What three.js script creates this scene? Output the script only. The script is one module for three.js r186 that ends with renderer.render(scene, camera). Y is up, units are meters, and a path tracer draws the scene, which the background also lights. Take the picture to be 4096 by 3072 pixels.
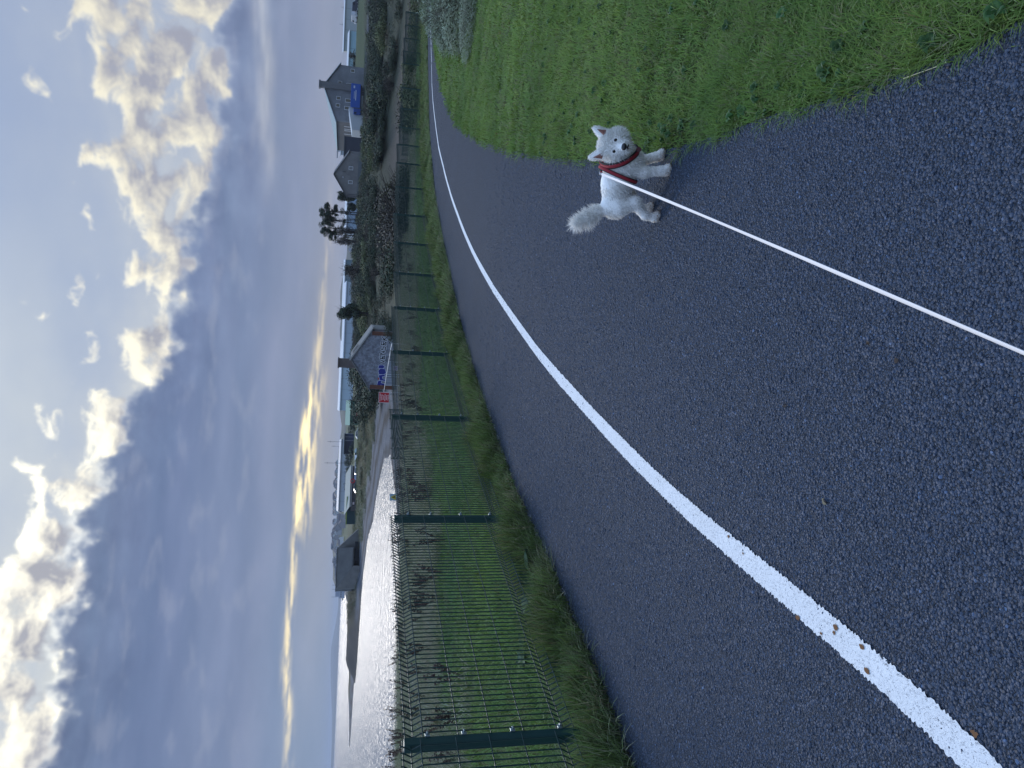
import * as THREE from 'three';
import { mergeGeometries } from 'three/addons/utils/BufferGeometryUtils.js';
import { MarchingCubes } from 'three/addons/objects/MarchingCubes.js';
import { RoundedBoxGeometry } from 'three/addons/geometries/RoundedBoxGeometry.js';

// ------------------------------------------------------------------ camera (the photograph lies on its side: the horizon runs up the picture)
const scene = new THREE.Scene();
const FPX = 2900, PITCH = 12.62 * Math.PI / 180, ROLL = 2.5 * Math.PI / 180;      // focal length in photo pixels
const EYE = new THREE.Vector3(0, 1.5, 0);
const FWD = new THREE.Vector3(0, -Math.sin(PITCH), -Math.cos(PITCH));
const UPW = new THREE.Vector3(0, Math.cos(PITCH), -Math.sin(PITCH));
const RGT = new THREE.Vector3(Math.cos(ROLL), 0, 0).addScaledVector(UPW, Math.sin(ROLL));
const UPC = new THREE.Vector3(-Math.sin(ROLL), 0, 0).addScaledVector(UPW, Math.cos(ROLL));
const camera = new THREE.PerspectiveCamera(2 * Math.atan(1536 / FPX) * 180 / Math.PI, 4 / 3, 0.05, 20000);
{
  const m = new THREE.Matrix4().makeBasis(UPC.clone().negate(), RGT, FWD.clone().negate());
  camera.quaternion.setFromRotationMatrix(m);
  camera.position.copy(EYE);
}
const renderer = new THREE.WebGLRenderer({ antialias: true });
renderer.toneMapping = THREE.LinearToneMapping;
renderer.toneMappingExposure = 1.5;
renderer.shadowMap.enabled = true;

// ------------------------------------------------------------------ random numbers and noise
let seedState = 7;
function seed(n) { seedState = n | 0; }
function rnd() { seedState = (seedState + 0x6d2b79f5) | 0; let t = Math.imul(seedState ^ (seedState >>> 15), 1 | seedState); t = (t + Math.imul(t ^ (t >>> 7), 61 | t)) ^ t; return ((t ^ (t >>> 14)) >>> 0) / 4294967296; }
const rr = (a, b) => a + (b - a) * rnd();
const lerp = (a, b, t) => a + (b - a) * t;
const clamp = (x, a = 0, b = 1) => Math.min(b, Math.max(a, x));
const sstep = (a, b, x) => { const t = clamp((x - a) / (b - a)); return t * t * (3 - 2 * t); };
const PERM = new Uint8Array(512), GX = new Float32Array(256), GY = new Float32Array(256);
{
  seed(11); const p = [...Array(256).keys()];
  for (let i = 255; i > 0; i--) { const j = Math.floor(rnd() * (i + 1)); [p[i], p[j]] = [p[j], p[i]]; }
  for (let i = 0; i < 512; i++) PERM[i] = p[i & 255];
  for (let i = 0; i < 256; i++) { GX[i] = Math.cos(i / 256 * 6.28318 * 7); GY[i] = Math.sin(i / 256 * 6.28318 * 7); }
}
function noise(x, y) {
  const ix = Math.floor(x), iy = Math.floor(y), fx = x - ix, fy = y - iy, X = ix & 255, Y = iy & 255;
  const u = fx * fx * fx * (fx * (fx * 6 - 15) + 10), v = fy * fy * fy * (fy * (fy * 6 - 15) + 10);
  const a = PERM[PERM[X] + Y], b = PERM[PERM[(X + 1) & 255] + Y], c = PERM[PERM[X] + ((Y + 1) & 255)], d = PERM[PERM[(X + 1) & 255] + ((Y + 1) & 255)];
  const n0 = lerp(GX[a] * fx + GY[a] * fy, GX[b] * (fx - 1) + GY[b] * fy, u), n1 = lerp(GX[c] * fx + GY[c] * (fy - 1), GX[d] * (fx - 1) + GY[d] * (fy - 1), u);
  return lerp(n0, n1, v) * 1.5;
}
function fbm(x, y, oct = 5, gain = 0.5, lac = 2.03) { let s = 0, a = 1, n = 0; for (let i = 0; i < oct; i++) { s += a * noise(x, y); n += a; a *= gain; x = x * lac + 17.3; y = y * lac - 9.1; } return s / n; }
function piecewise(table, x) {
  if (x <= table[0][0]) return table[0][1];
  for (let i = 1; i < table.length; i++) if (x <= table[i][0]) { const t = (x - table[i - 1][0]) / (table[i][0] - table[i - 1][0]); return lerp(table[i - 1][1], table[i][1], t * t * (3 - 2 * t)); }
  return table[table.length - 1][1];
}

// ------------------------------------------------------------------ sky: air and clouds by azimuth and elevation
const SUN_AZ = -17, SUN_EL = 27;
const BAND_LOW = [[-100, 0.5], [-60, 12], [-30, 17.2], [-20, 17.8], [-13.4, 17.2], [-7, 16.0], [-4, 15.0], [3, 12.4], [10, 11.0], [20, 9.2], [30, 8.3], [60, 8], [100, 0.5]];
const BAND_TOP = [[-90, -3], [-60, 20], [-30, 25], [-18, 23.5], [-10, 20.6], [-4, 18.2], [3, 15.2], [10, 15.4], [15, 17.4], [25, 18.0], [32, 18], [60, 15], [90, -3]];
function cumulus(az, el) {
  const wx = fbm(az * 0.22 + 3, el * 0.3 + 5, 3) * 1.6, wy = fbm(az * 0.22 - 8, el * 0.3 + 15, 3) * 1.1;
  let n = 0, a = 1, s = 0, x = (az + wx) * 0.36, y = (el + wy) * 0.52;
  for (let i = 0; i < 7; i++) { n += a * (i < 2 ? 0.22 + 0.85 * noise(x, y) : 0.5 - 1.1 * Math.abs(noise(x, y))); s += a; a *= 0.52; x = x * 2.07 + 11.7; y = y * 2.07 + 4.3; }
  return n / s;
}
function bandCover(az, el, lo, top) { return Math.min(sstep(lo - 0.9, lo + 0.7, el), 1 - 0.72 * sstep(top - 2.6, top + 1.4, el) - 0.28 * sstep(top, top + 5.5, el)); }
function density(az, el, lo, top) {
  const c = bandCover(az, el, lo, top);
  return (cumulus(az, el) + c * 0.60 - 0.525 - 0.05 * sstep(2, 14, az) + 0.10 * fbm(az * 0.16 + 50, el * 0.35, 3)) * 3.0;
}
function skyColor(az, el, out) {
  const low = BAND_LOW, e = Math.max(el, 0);
  const lo = piecewise(low, az) + fbm(az * 0.35, 3.3, 4) * 1.5 + fbm(az * 0.5 + 40, el * 0.6, 4) * 1.6, top = piecewise(BAND_TOP, az) + fbm(az * 0.25, 9.1, 3) * 1.5;
  const sd = Math.hypot((az - SUN_AZ), (el - SUN_EL) * 1.0), glow = Math.exp(-sd * sd / 260), wide = Math.exp(-sd * sd / 1600);
  // open sky above the band of cloud
  let veil = sstep(-0.25, 0.5, fbm(az * 0.06 + 2, el * 0.11 + 7, 5)) * (0.62 - 0.3 * sstep(0, 12, az)) + sstep(15, 0, Math.abs(az + 4)) * 0.35 * sstep(12, 22, el);
  let R = lerp(0.285, 0.53, veil * 0.7), G = lerp(0.370, 0.585, veil * 0.7), B = lerp(0.575, 0.66, veil * 0.7);
  R += 0.13 * wide; G += 0.13 * wide; B += 0.09 * wide;
  // high broken cloud overhead and behind
  const high = sstep(24, 40, el) * sstep(-0.12, 0.35, fbm(az * 0.035, el * 0.05, 5));
  R = lerp(R, 0.78, high * 0.7); G = lerp(G, 0.82, high * 0.7); B = lerp(B, 0.92, high * 0.7);
  // light haze inside the band
  const cover = bandCover(az, el, lo, top);
  const hz = cover * (0.45 + 0.35 * fbm(az * 0.2, el * 0.5, 4));
  R = lerp(R, 0.52 + 0.30 * wide, hz); G = lerp(G, 0.56 + 0.26 * wide, hz); B = lerp(B, 0.62 + 0.12 * wide, hz);
  // dark shelf of cloud below it
  const st = fbm(az * 0.075 + 0.02 * el, el * 0.42, 5), st2 = fbm(az * 0.16 + 31, el * 0.85 + 5, 4);
  let deck = 1 - sstep(lo - 0.9, lo + 0.9 + 0.5 * st2, el);
  const dk = sstep(0.0, 1.0, clamp(e / lo));
  let dr = piecewise([[0, 0.345], [2, 0.310], [4.5, 0.262], [8, 0.212], [12, 0.178], [18, 0.178]], e), dg = piecewise([[0, 0.362], [2, 0.332], [4.5, 0.300], [8, 0.262], [12, 0.228], [18, 0.226]], e), db = piecewise([[0, 0.452], [2, 0.448], [4.5, 0.447], [8, 0.425], [12, 0.395], [18, 0.372]], e);
  const lump = fbm(az * 0.3 + 7, el * 0.5 + 3, 5), soft = 1 + 0.20 * st + 0.10 * st2 * dk + 0.34 * lump * sstep(lo - 6, lo - 0.5, el);
  const pale = 1.03; dr *= 0.94 * pale * soft * (1 + 0.07 * st); dg *= 0.985 * pale * soft; db *= pale * (1 + (soft - 1) * 0.8) * 0.96;
  // paler streaks and scraps under the shelf
  const puff = sstep(0.12, 0.55, fbm(az * 0.22 + 60, el * 0.75 + 20, 5) + 0.05) * sstep(4, 8, el);
  dr = lerp(dr, 0.40, puff * 0.26); dg = lerp(dg, 0.44, puff * 0.26); db = lerp(db, 0.56, puff * 0.26);
  const rs = 1.3 * Math.exp(-(((el - 6.7 - (az - 22) * 0.05 - 0.5 * fbm(az * 0.2, 2, 3)) / 0.55) ** 2)) * sstep(11, 19, az) * (1 - sstep(30, 45, az)) * (0.65 + 0.6 * fbm(az * 0.25, el * 2.2, 4));
  dr += 0.20 * rs; dg += 0.18 * rs; db += 0.13 * rs;
  const left = sstep(4, -26, az);
  dr -= 0.035 * left * sstep(7, 2, e); db += 0.03 * left * sstep(8, 1, e);
  R = lerp(R, dr, deck); G = lerp(G, dg, deck); B = lerp(B, db, deck);
  // heaped cloud, lit from the hidden sun
  const raw = density(az, el, lo, top), d0 = clamp(raw);
  if (d0 > 0.002) {
    const tx = (SUN_AZ - az), ty = (SUN_EL + 6 - el), tl = Math.hypot(tx, ty) + 0.01, ux = tx / tl, uy = ty / tl;
    let through = 0; for (const k of [0.35, 0.8, 1.5]) through += clamp(density(az + ux * k, el + uy * k, lo, top) - raw * 0.55, -1.2, 1.6);
    const lit = clamp(0.62 - through * 0.30 - 0.26 * fbm(az * 0.5, el * 1.6, 4)), thick = sstep(0.25, 1, d0);
    const bright = 0.78 + 0.34 * wide + 0.50 * glow;
    let lr = lerp(0.35 + 0.08 * wide, bright * 1.04, lit), lg = lerp(0.37 + 0.07 * wide, bright * 0.985, lit), lb = lerp(0.465 + 0.03 * wide, bright * 0.80, lit);
    const rim = (1 - thick) * lit; lr += 0.10 * rim; lg += 0.10 * rim; lb += 0.08 * rim;
    const cut = d0 * (1 - deck * 0.9); const a = Math.pow(sstep(0, 0.85, cut), 0.85);
    R = lerp(R, lr, a); G = lerp(G, lg, a); B = lerp(B, lb, a);
  }
  // silver edge where the shelf hides the sun
  const edge = Math.exp(-(((el - lo - 0.25) / 0.5) ** 2)) * (glow * 0.9 + 0.18 * wide) * sstep(-0.25, 0.35, fbm(az * 0.9, el * 0.9, 4) + 0.15);
  R += edge * 0.55; G += edge * 0.52; B += edge * 0.40;
  // gilded streaks low over the town
  const ye = piecewise([[-40, 2.7], [-27, 3.0], [-20, 3.55], [-7, 3.35], [4, 2.35], [12, 1.9]], az);
  const amount = 1.15 * Math.exp(-(((az + 7) / 7.5) ** 2)) + 0.75 * Math.exp(-(((az + 22) / 7) ** 2)) + 0.22 * Math.exp(-(((az - 6) / 6) ** 2));
  const line = Math.exp(-(((el - ye) / 0.27) ** 2)) * 0.85 + Math.exp(-(((el - ye + 0.5) / 0.5) ** 2)) * 0.75 * sstep(-14, -8, az) * sstep(2, -3, az);
  const str = sstep(-0.35, 0.40, fbm(az * 0.35 + 0.3 * el, el * 4.4, 5)) * line * amount;
  R += str * 1.75; G += str * 1.3; B += str * 0.36;
  const warm = Math.exp(-(((el - 1.5) / 1.5) ** 2)) * Math.exp(-(((az + 5) / 13) ** 2));
  R += 0.085 * warm; G += 0.045 * warm; B -= 0.03 * warm;
  const level = lerp(0.667 - 0.07 * sstep(45, 80, Math.abs(az)), 1.2, sstep(21, 36, el)), blue = sstep(22, 45, el); R *= level * (1 - 0.26 * blue); G *= level * (1 - 0.06 * blue); B *= level * (1 + 0.12 * blue);  // sky above the view is raised and blued, added fill for ground and dog
  out[0] = Math.max(R, 0.02); out[1] = Math.max(G, 0.02); out[2] = Math.max(B, 0.02);
}
{
  const W = 4096, H = 2048, data = new Float32Array(W * H * 4), c = [0, 0, 0];
  const put = (x, y) => { const i = (y * W + x) * 4; data[i] = c[0]; data[i + 1] = c[1]; data[i + 2] = c[2]; data[i + 3] = 1; };
  const azOf = (x) => { let a = ((x + 0.5) / W - 0.5) * 360 + 90; while (a > 180) a -= 360; return a; };
  const fold = (a) => { const b = Math.abs(a) > 60 ? Math.sign(a) * (60 + Math.abs(Math.abs(a) - 60) * 0.7) : a; return b; };
  for (let y = 0; y < H; y += 4) for (let x = 0; x < W; x += 4) {
    const el = ((y + 2) / H - 0.5) * 180, az = azOf(x + 1.5);
    if (el < -1) { c[0] = 0.10; c[1] = 0.11; c[2] = 0.12; for (let j = 0; j < 4; j++) for (let i = 0; i < 4; i++) put(x + i, y + j); continue; }
    if (Math.abs(az) < 33 && el < 32) { for (let j = 0; j < 4; j++) for (let i = 0; i < 4; i++) { skyColor(azOf(x + i), ((y + j + 0.5) / H - 0.5) * 180, c); put(x + i, y + j); } continue; }
    skyColor(fold(az), el, c); for (let j = 0; j < 4; j++) for (let i = 0; i < 4; i++) put(x + i, y + j);
  }
  const sky = new THREE.DataTexture(data, W, H, THREE.RGBAFormat, THREE.FloatType);
  sky.mapping = THREE.EquirectangularReflectionMapping; sky.magFilter = THREE.LinearFilter; sky.needsUpdate = true;
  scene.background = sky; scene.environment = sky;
}
// the sun behind thin cloud: a wide soft source
const sun = new THREE.DirectionalLight(0xfffaf4, 1.0);
{
  const a = SUN_AZ * Math.PI / 180, e = SUN_EL * Math.PI / 180;
  sun.position.set(Math.sin(a) * Math.cos(e), Math.sin(e), -Math.cos(a) * Math.cos(e)).multiplyScalar(120);
  sun.castShadow = true; sun.shadow.radius = 34; sun.shadow.mapSize.set(2048, 2048);
  Object.assign(sun.shadow.camera, { left: -80, right: 80, top: 80, bottom: -80, near: 1, far: 400 });
  scene.add(sun, sun.target);
}

// ------------------------------------------------------------------ from photo pixels to directions and places
function ray(px, py) { return FWD.clone().addScaledVector(RGT, -(py - 1536) / FPX).addScaledVector(UPC, -(px - 2048) / FPX); }
function pd(px, py, d) { const v = ray(px, py); return v.multiplyScalar(d / Math.hypot(v.x, v.z)).add(EYE); }      // a point at horizontal distance d
function plane(px, py, y) { const v = ray(px, py); return v.multiplyScalar((y - EYE.y) / v.y).add(EYE); }
const polar = (az, d) => [Math.sin(az * Math.PI / 180) * d, -Math.cos(az * Math.PI / 180) * d];

// ------------------------------------------------------------------ naming
const taken = new Map();
function numbered(n) { const k = taken.get(n) ?? 0; taken.set(n, k + 1); return k ? n + '_' + String(k).padStart(3, '0') : n; }
function shade(o) { o.traverse((m) => { if (m.isMesh) { m.castShadow = true; m.receiveShadow = true; } }); }
function thing(name, label, category, x = 0, y = 0, z = 0, turn = 0, group) {
  const g = new THREE.Group(); g.name = numbered(name); g.position.set(x, y, z); g.rotation.y = turn; g.userData = { label, category };
  if (group) g.userData.group = group; scene.add(g); return g;
}
function part(name, geo, mat, parent, label) { const m = new THREE.Mesh(geo, mat); m.name = name; m.castShadow = m.receiveShadow = true; if (label) m.userData.label = label; parent.add(m); return m; }
function structure(name, geo, mat, label) { const m = new THREE.Mesh(geo, mat); m.name = numbered(name); m.castShadow = m.receiveShadow = true; m.userData = { kind: 'structure', label: label ?? name.replace(/_/g, ' ') }; scene.add(m); return m; }
function stuffMesh(name, geo, mat, mats, cols, label, category, parent = scene) {
  const m = new THREE.InstancedMesh(geo, mat, mats.length); m.name = numbered(name);
  for (let i = 0; i < mats.length; i++) { m.setMatrixAt(i, mats[i]); if (cols) m.setColorAt(i, cols[i]); }
  m.userData = { kind: 'stuff', label, category }; m.castShadow = m.receiveShadow = true; parent.add(m); return m;
}
const std = (r, g, b, roughness = 0.9, extra = {}) => { const m = new THREE.MeshStandardMaterial({ roughness, side: THREE.DoubleSide, ...extra }); m.color.setRGB(r, g, b); return m; };
function boxAt(w, h, d, x, y, z) { const g = new THREE.BoxGeometry(w, h, d); g.translate(x, y, z); return g; }
function rbox(w, h, d, x, y, z, r = 0.02) { const g = new RoundedBoxGeometry(w, h, d, 2, r); g.translate(x, y, z); return g; }
function rod(a, b, r0, r1 = r0, seg = 6) {
  const v = new THREE.Vector3().subVectors(b, a), L = v.length(), g = new THREE.CylinderGeometry(r1, r0, L, seg, 1);
  g.translate(0, L / 2, 0); g.applyQuaternion(new THREE.Quaternion().setFromUnitVectors(new THREE.Vector3(0, 1, 0), v.normalize())); g.translate(a.x, a.y, a.z); return g;
}
function prism(pts, depth) { const s = new THREE.Shape(pts.map((p) => new THREE.Vector2(p[0], p[1]))); const g = new THREE.ExtrudeGeometry(s, { depth, bevelEnabled: false }); return g; }
function dataTex(n, fill, srgb = true, rep = 1) {
  const d = new Uint8Array(n * n * 4); fill(d, n); const t = new THREE.DataTexture(d, n, n); t.wrapS = t.wrapT = THREE.RepeatWrapping; t.magFilter = THREE.LinearFilter;
  if (srgb) t.colorSpace = THREE.SRGBColorSpace; t.repeat.set(rep, rep); t.needsUpdate = true; return t;
}
function canvasTex(w, h, draw) { const c = document.createElement('canvas'); c.width = w; c.height = h; draw(c.getContext('2d'), w, h); const t = new THREE.CanvasTexture(c); t.colorSpace = THREE.SRGBColorSpace; return t; }

// ------------------------------------------------------------------ the lie of the land
// the green fence follows the path downhill; its posts stand 3 m apart (x, foot height, z)
const POSTS = [[-2.11, -0.12, -4.26], [-1.33, -0.20, -7.15], [-0.48, -0.30, -10.03], [0.51, -0.43, -12.86], [1.56, -0.57, -15.67], [2.70, -0.69, -18.45], [3.97, -0.81, -21.17], [5.38, -0.90, -23.81], [6.94, -1.03, -26.38], [8.55, -1.15, -28.91],
  [10.09, -1.29, -31.48], [11.71, -1.46, -34.01], [13.47, -1.60, -36.44], [15.41, -1.72, -38.72], [17.59, -1.84, -40.78], [19.35, -1.98, -43.21], [21.21, -2.12, -45.57], [23.13, -2.26, -47.88], [25.12, -2.39, -50.12]];
const LINE = [[-6.03, 0.08, 10.2], [-4.46, 0.04, 4.4], [-2.90, -0.03, -1.37], ...POSTS, [29.6, -2.6, -54.3], [34.6, -2.75, -57.6], [40.0, -2.85, -60.2], [60, -3.0, -67]];
function along(x, z) {            // [height of the path's ground, signed distance to the fence line, right positive]
  let best = 1e9, h = 0, t = 0;
  for (let i = 0; i < LINE.length - 1; i++) {
    const [ax, ah, az] = LINE[i], [bx, bh, bz] = LINE[i + 1], dx = bx - ax, dz = bz - az, L = dx * dx + dz * dz;
    const k = clamp(((x - ax) * dx + (z - az) * dz) / L), ex = x - ax - dx * k, ez = z - az - dz * k, D = ex * ex + ez * ez;
    if (D < best) { best = D; h = lerp(ah, bh, k); t = Math.sign(dx * (z - az) - dz * (x - ax)) || 1; }
  }
  return [h, Math.sqrt(best) * t];
}
const SEA = -4.5;
const sp = (px, py) => { const p = plane(px, py, SEA); return [p.x, p.z]; };
const SHORE = [polar(-120, 40), polar(-75, 42), polar(-45, 50), polar(-28, 60), polar(-15, 76), polar(-8.6, 92), sp(1562, 1825), sp(1536, 1840), sp(1518, 1925), sp(1503, 2000), sp(1492, 2090), sp(1470, 2160), sp(1463, 2224), sp(1447, 2343), sp(1441, 2450), sp(1430, 2544), sp(1421, 2645), sp(1410, 2833), sp(1400, 2990),
  sp(1396, 2985), sp(1398, 2860), sp(1399, 2700), sp(1394, 2600), polar(-19.2, 330), polar(-17.8, 420), polar(-16.6, 900), polar(-15.6, 3000), polar(-15, 9500), polar(-60, 12000), polar(-120, 9000)];
function shoreDistance(x, z) {    // positive on land
  let best = 1e12, inside = false;
  for (let i = 0, j = SHORE.length - 1; i < SHORE.length; j = i++) {
    const [ax, az] = SHORE[j], [bx, bz] = SHORE[i], dx = bx - ax, dz = bz - az, k = clamp(((x - ax) * dx + (z - az) * dz) / (dx * dx + dz * dz));
    const ex = x - ax - dx * k, ez = z - az - dz * k, D = ex * ex + ez * ez; if (D < best) best = D;
    if ((az > z) !== (bz > z) && x < (bx - ax) * (z - az) / (bz - az) + ax) inside = !inside;
  }
  return Math.sqrt(best) * (inside ? -1 : 1);
}
const HILLS = [[-45, 12, -0.05], [-26, 14, -0.05], [-12, 18, -0.2], [-3, 22, -0.6], [-20, 34, -1.2], [-8, 45, -2.2], [-2, 55, -2.5], [4, 50, -2.1], [1, 75, -2.6], [2, 90, -2.4], [-2, 100, -3.2], [10, 50, -2.2], [12, 80, -2.6], [18, 60, -2.7], [22, 65, -3.1], [26, 64, -3.2], [25, 100, -4.0], [20, 100, -3.6], [30, 110, -4.1],
  [14, 120, -1.6], [7, 110, -1.9], [5, 150, -0.5], [12, 160, -0.3], [18, 160, -1.2], [25, 160, -2.4], [30, 160, -2.6], [25, 205, -0.3], [30, 205, -0.2], [20, 215, 0.4], [15, 200, 0.8], [8, 190, 0.6], [27, 250, 2.2], [33, 300, 4.5], [24, 310, 4.5], [20, 240, 1.2], [12, 260, 1.2], [4, 200, -0.4], [0, 180, -1.6], [-2, 170, -2.9], [-3, 200, -2.9], [-4, 280, -3.0], [-2, 350, -2.0], [-6, 330, -2.2],
  [-8, 250, -3.05], [-12, 235, -2.0], [-15, 240, -1.9], [-18, 238, -1.2], [-20.5, 246, 0.2], [-18, 270, 0.3], [0, 600, -1], [10, 600, 2], [25, 600, 4], [-10, 600, -2], [-10, 1000, 4], [0, 2000, 6], [20, 2000, 8], [40, 300, 4], [60, 150, 0], [90, 100, -1], [170, 80, 0.5], [-150, 60, -1]].map(([a, d, y]) => [...polar(a, d), y]);
function outer(x, z) { let s = 0, w = 0; for (const [a, b, y] of HILLS) { const q = (x - a) ** 2 + (z - b) ** 2 + 4, k = 1 / (q * Math.sqrt(q)); s += k * y; w += k; } return s / w; }
function land(x, z) {
  const r = Math.hypot(x, z), [h, t] = along(x, z);
  let y = h, k = t < 0 ? sstep(5, 26, -t) : sstep(26, 60, t);
  if (r > 75) k = Math.max(k, sstep(75, 100, r));
  if (k > 0) y = lerp(h, outer(x, z), k);
  if (r > 30) {
    const D = shoreDistance(x, z);
    if (D < 70) { const slope = D < 0 ? 0.12 * D : 0.028 * D + 0.0016 * D * D; y = Math.min(y, SEA + slope); if (D < -14) y = Math.min(y, SEA - 1.7); }
    if (r > 40) y += 0.18 * fbm(x * 0.05, z * 0.05, 3) * sstep(40, 80, r) * sstep(0, 20, D);
  }
  if (r > 200 && r < 330) { const az = Math.atan2(x, -z) * 57.2958, m = sstep(-23.5, -20.8, az) * sstep(-14.5, -16.5, az) * Math.exp(-(((r - 249 - (az + 18) * -3.5) / 11) ** 2)); y += m * (3.4 + 1.2 * fbm(x * 0.06, z * 0.06, 3)); }
  return y;
}
function gp(px, py) { const v = ray(px, py).normalize(); let lo = 0.8, hi = 0.8; for (let i = 0; i < 400; i++) { hi = lo * 1.03 + 0.02; const p = EYE.clone().addScaledVector(v, hi); if (p.y < land(p.x, p.z)) break; lo = hi; } for (let i = 0; i < 30; i++) { const m = (lo + hi) / 2, p = EYE.clone().addScaledVector(v, m); if (p.y < land(p.x, p.z)) hi = m; else lo = m; } return EYE.clone().addScaledVector(v, hi); }
// ------------------------------------------------------------------ path edges, traced on the ground
const EDGE_LEFT = [[1709, 25], [1712, 145], [1712, 253], [1713, 343], [1717, 434], [1722, 600], [1735, 717], [1747, 825], [1766, 934], [1790, 1042], [1812, 1160], [1845, 1300], [1885, 1440], [1935, 1600], [1990, 1760], [2050, 1920], [2124, 2100], [2194, 2235], [2235, 2346], [2276, 2428], [2323, 2557], [2375, 2660], [2429, 2760], [2470, 2880], [2500, 3037]];
const EDGE_RIGHT = [[1727, 25], [1731, 108], [1743, 217], [1760, 325], [1784, 400], [1814, 480], [1848, 524], [1911, 561], [1995, 589], [2080, 612], [2164, 627], [2248, 636], [2333, 642], [2430, 636], [2550, 620], [2664, 600], [2750, 583], [2900, 530], [3069, 468], [3201, 426], [3322, 405], [3418, 385], [3503, 340], [3600, 285], [3762, 245], [3864, 205], [4096, 120]];
const CENTRE = [[1720, 22], [1720.5, 145], [1723, 253], [1730, 344], [1734, 434], [1741, 518], [1757, 608], [1778, 711], [1808, 819], [1851, 934], [1899, 1030], [1953, 1127], [2013, 1211], [2092, 1326], [2158, 1422], [2224, 1500], [2400, 1698], [2533, 1831], [2665, 1964], [2798, 2083], [2931, 2192], [3063, 2295], [3190, 2395], [3465, 2642], [3748, 2868], [3960, 3023]];
const trace = (list) => list.map(([px, py]) => { const p = gp(px, py); return new THREE.Vector2(p.x, p.z); });
const smoothLine = (pts, n) => new THREE.CatmullRomCurve3(pts.map((p) => new THREE.Vector3(p.x, 0, p.y)), false, 'centripetal').getSpacedPoints(n).map((p) => new THREE.Vector2(p.x, p.z));
const leftPts = trace(EDGE_LEFT), rightPts = trace(EDGE_RIGHT), midPts = trace(CENTRE);
leftPts.unshift(new THREE.Vector2(46, -61), new THREE.Vector2(34, -56.4)); leftPts.push(new THREE.Vector2(-2.45, -2.2), new THREE.Vector2(-3.1, 0.6), new THREE.Vector2(-4.2, 5));
rightPts.unshift(new THREE.Vector2(48, -57.5), new THREE.Vector2(36, -53)); rightPts.push(new THREE.Vector2(0.98, -1.0), new THREE.Vector2(1.2, 0.4), new THREE.Vector2(1.4, 5));
midPts.unshift(new THREE.Vector2(47, -59.3), new THREE.Vector2(35, -54.8)); midPts.push(new THREE.Vector2(-1.25, -0.8), new THREE.Vector2(-1.6, 0.8), new THREE.Vector2(-1.9, 5));
function relax(p, passes = 3) { for (let k = 0; k < passes; k++) { const q = p.map((v) => v.clone()); for (let i = 1; i < p.length - 1; i++) { const a = q[i - 1].distanceTo(q[i]), b = q[i + 1].distanceTo(q[i]), t = a / (a + b), m = q[i - 1].clone().lerp(q[i + 1], t); p[i].lerp(m, 0.4); } } }
relax(midPts, 4); relax(leftPts, 1); relax(rightPts, 1);
const leftLine = smoothLine(leftPts, 260), rightLine = smoothLine(rightPts, 260);
const PATHPOLY = [...leftLine, ...rightLine.slice().reverse()];
function inPath(x, z) { let s = false; for (let i = 0, j = PATHPOLY.length - 1; i < PATHPOLY.length; j = i++) { const a = PATHPOLY[i], b = PATHPOLY[j]; if ((a.y > z) !== (b.y > z) && x < (b.x - a.x) * (z - a.y) / (b.y - a.y) + a.x) s = !s; } return s; }
function edgeGap(line, x, z) { let best = 1e9; for (let i = 0; i < line.length; i++) { const d = (line[i].x - x) ** 2 + (line[i].y - z) ** 2; if (d < best) best = d; } return Math.sqrt(best); }

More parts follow.
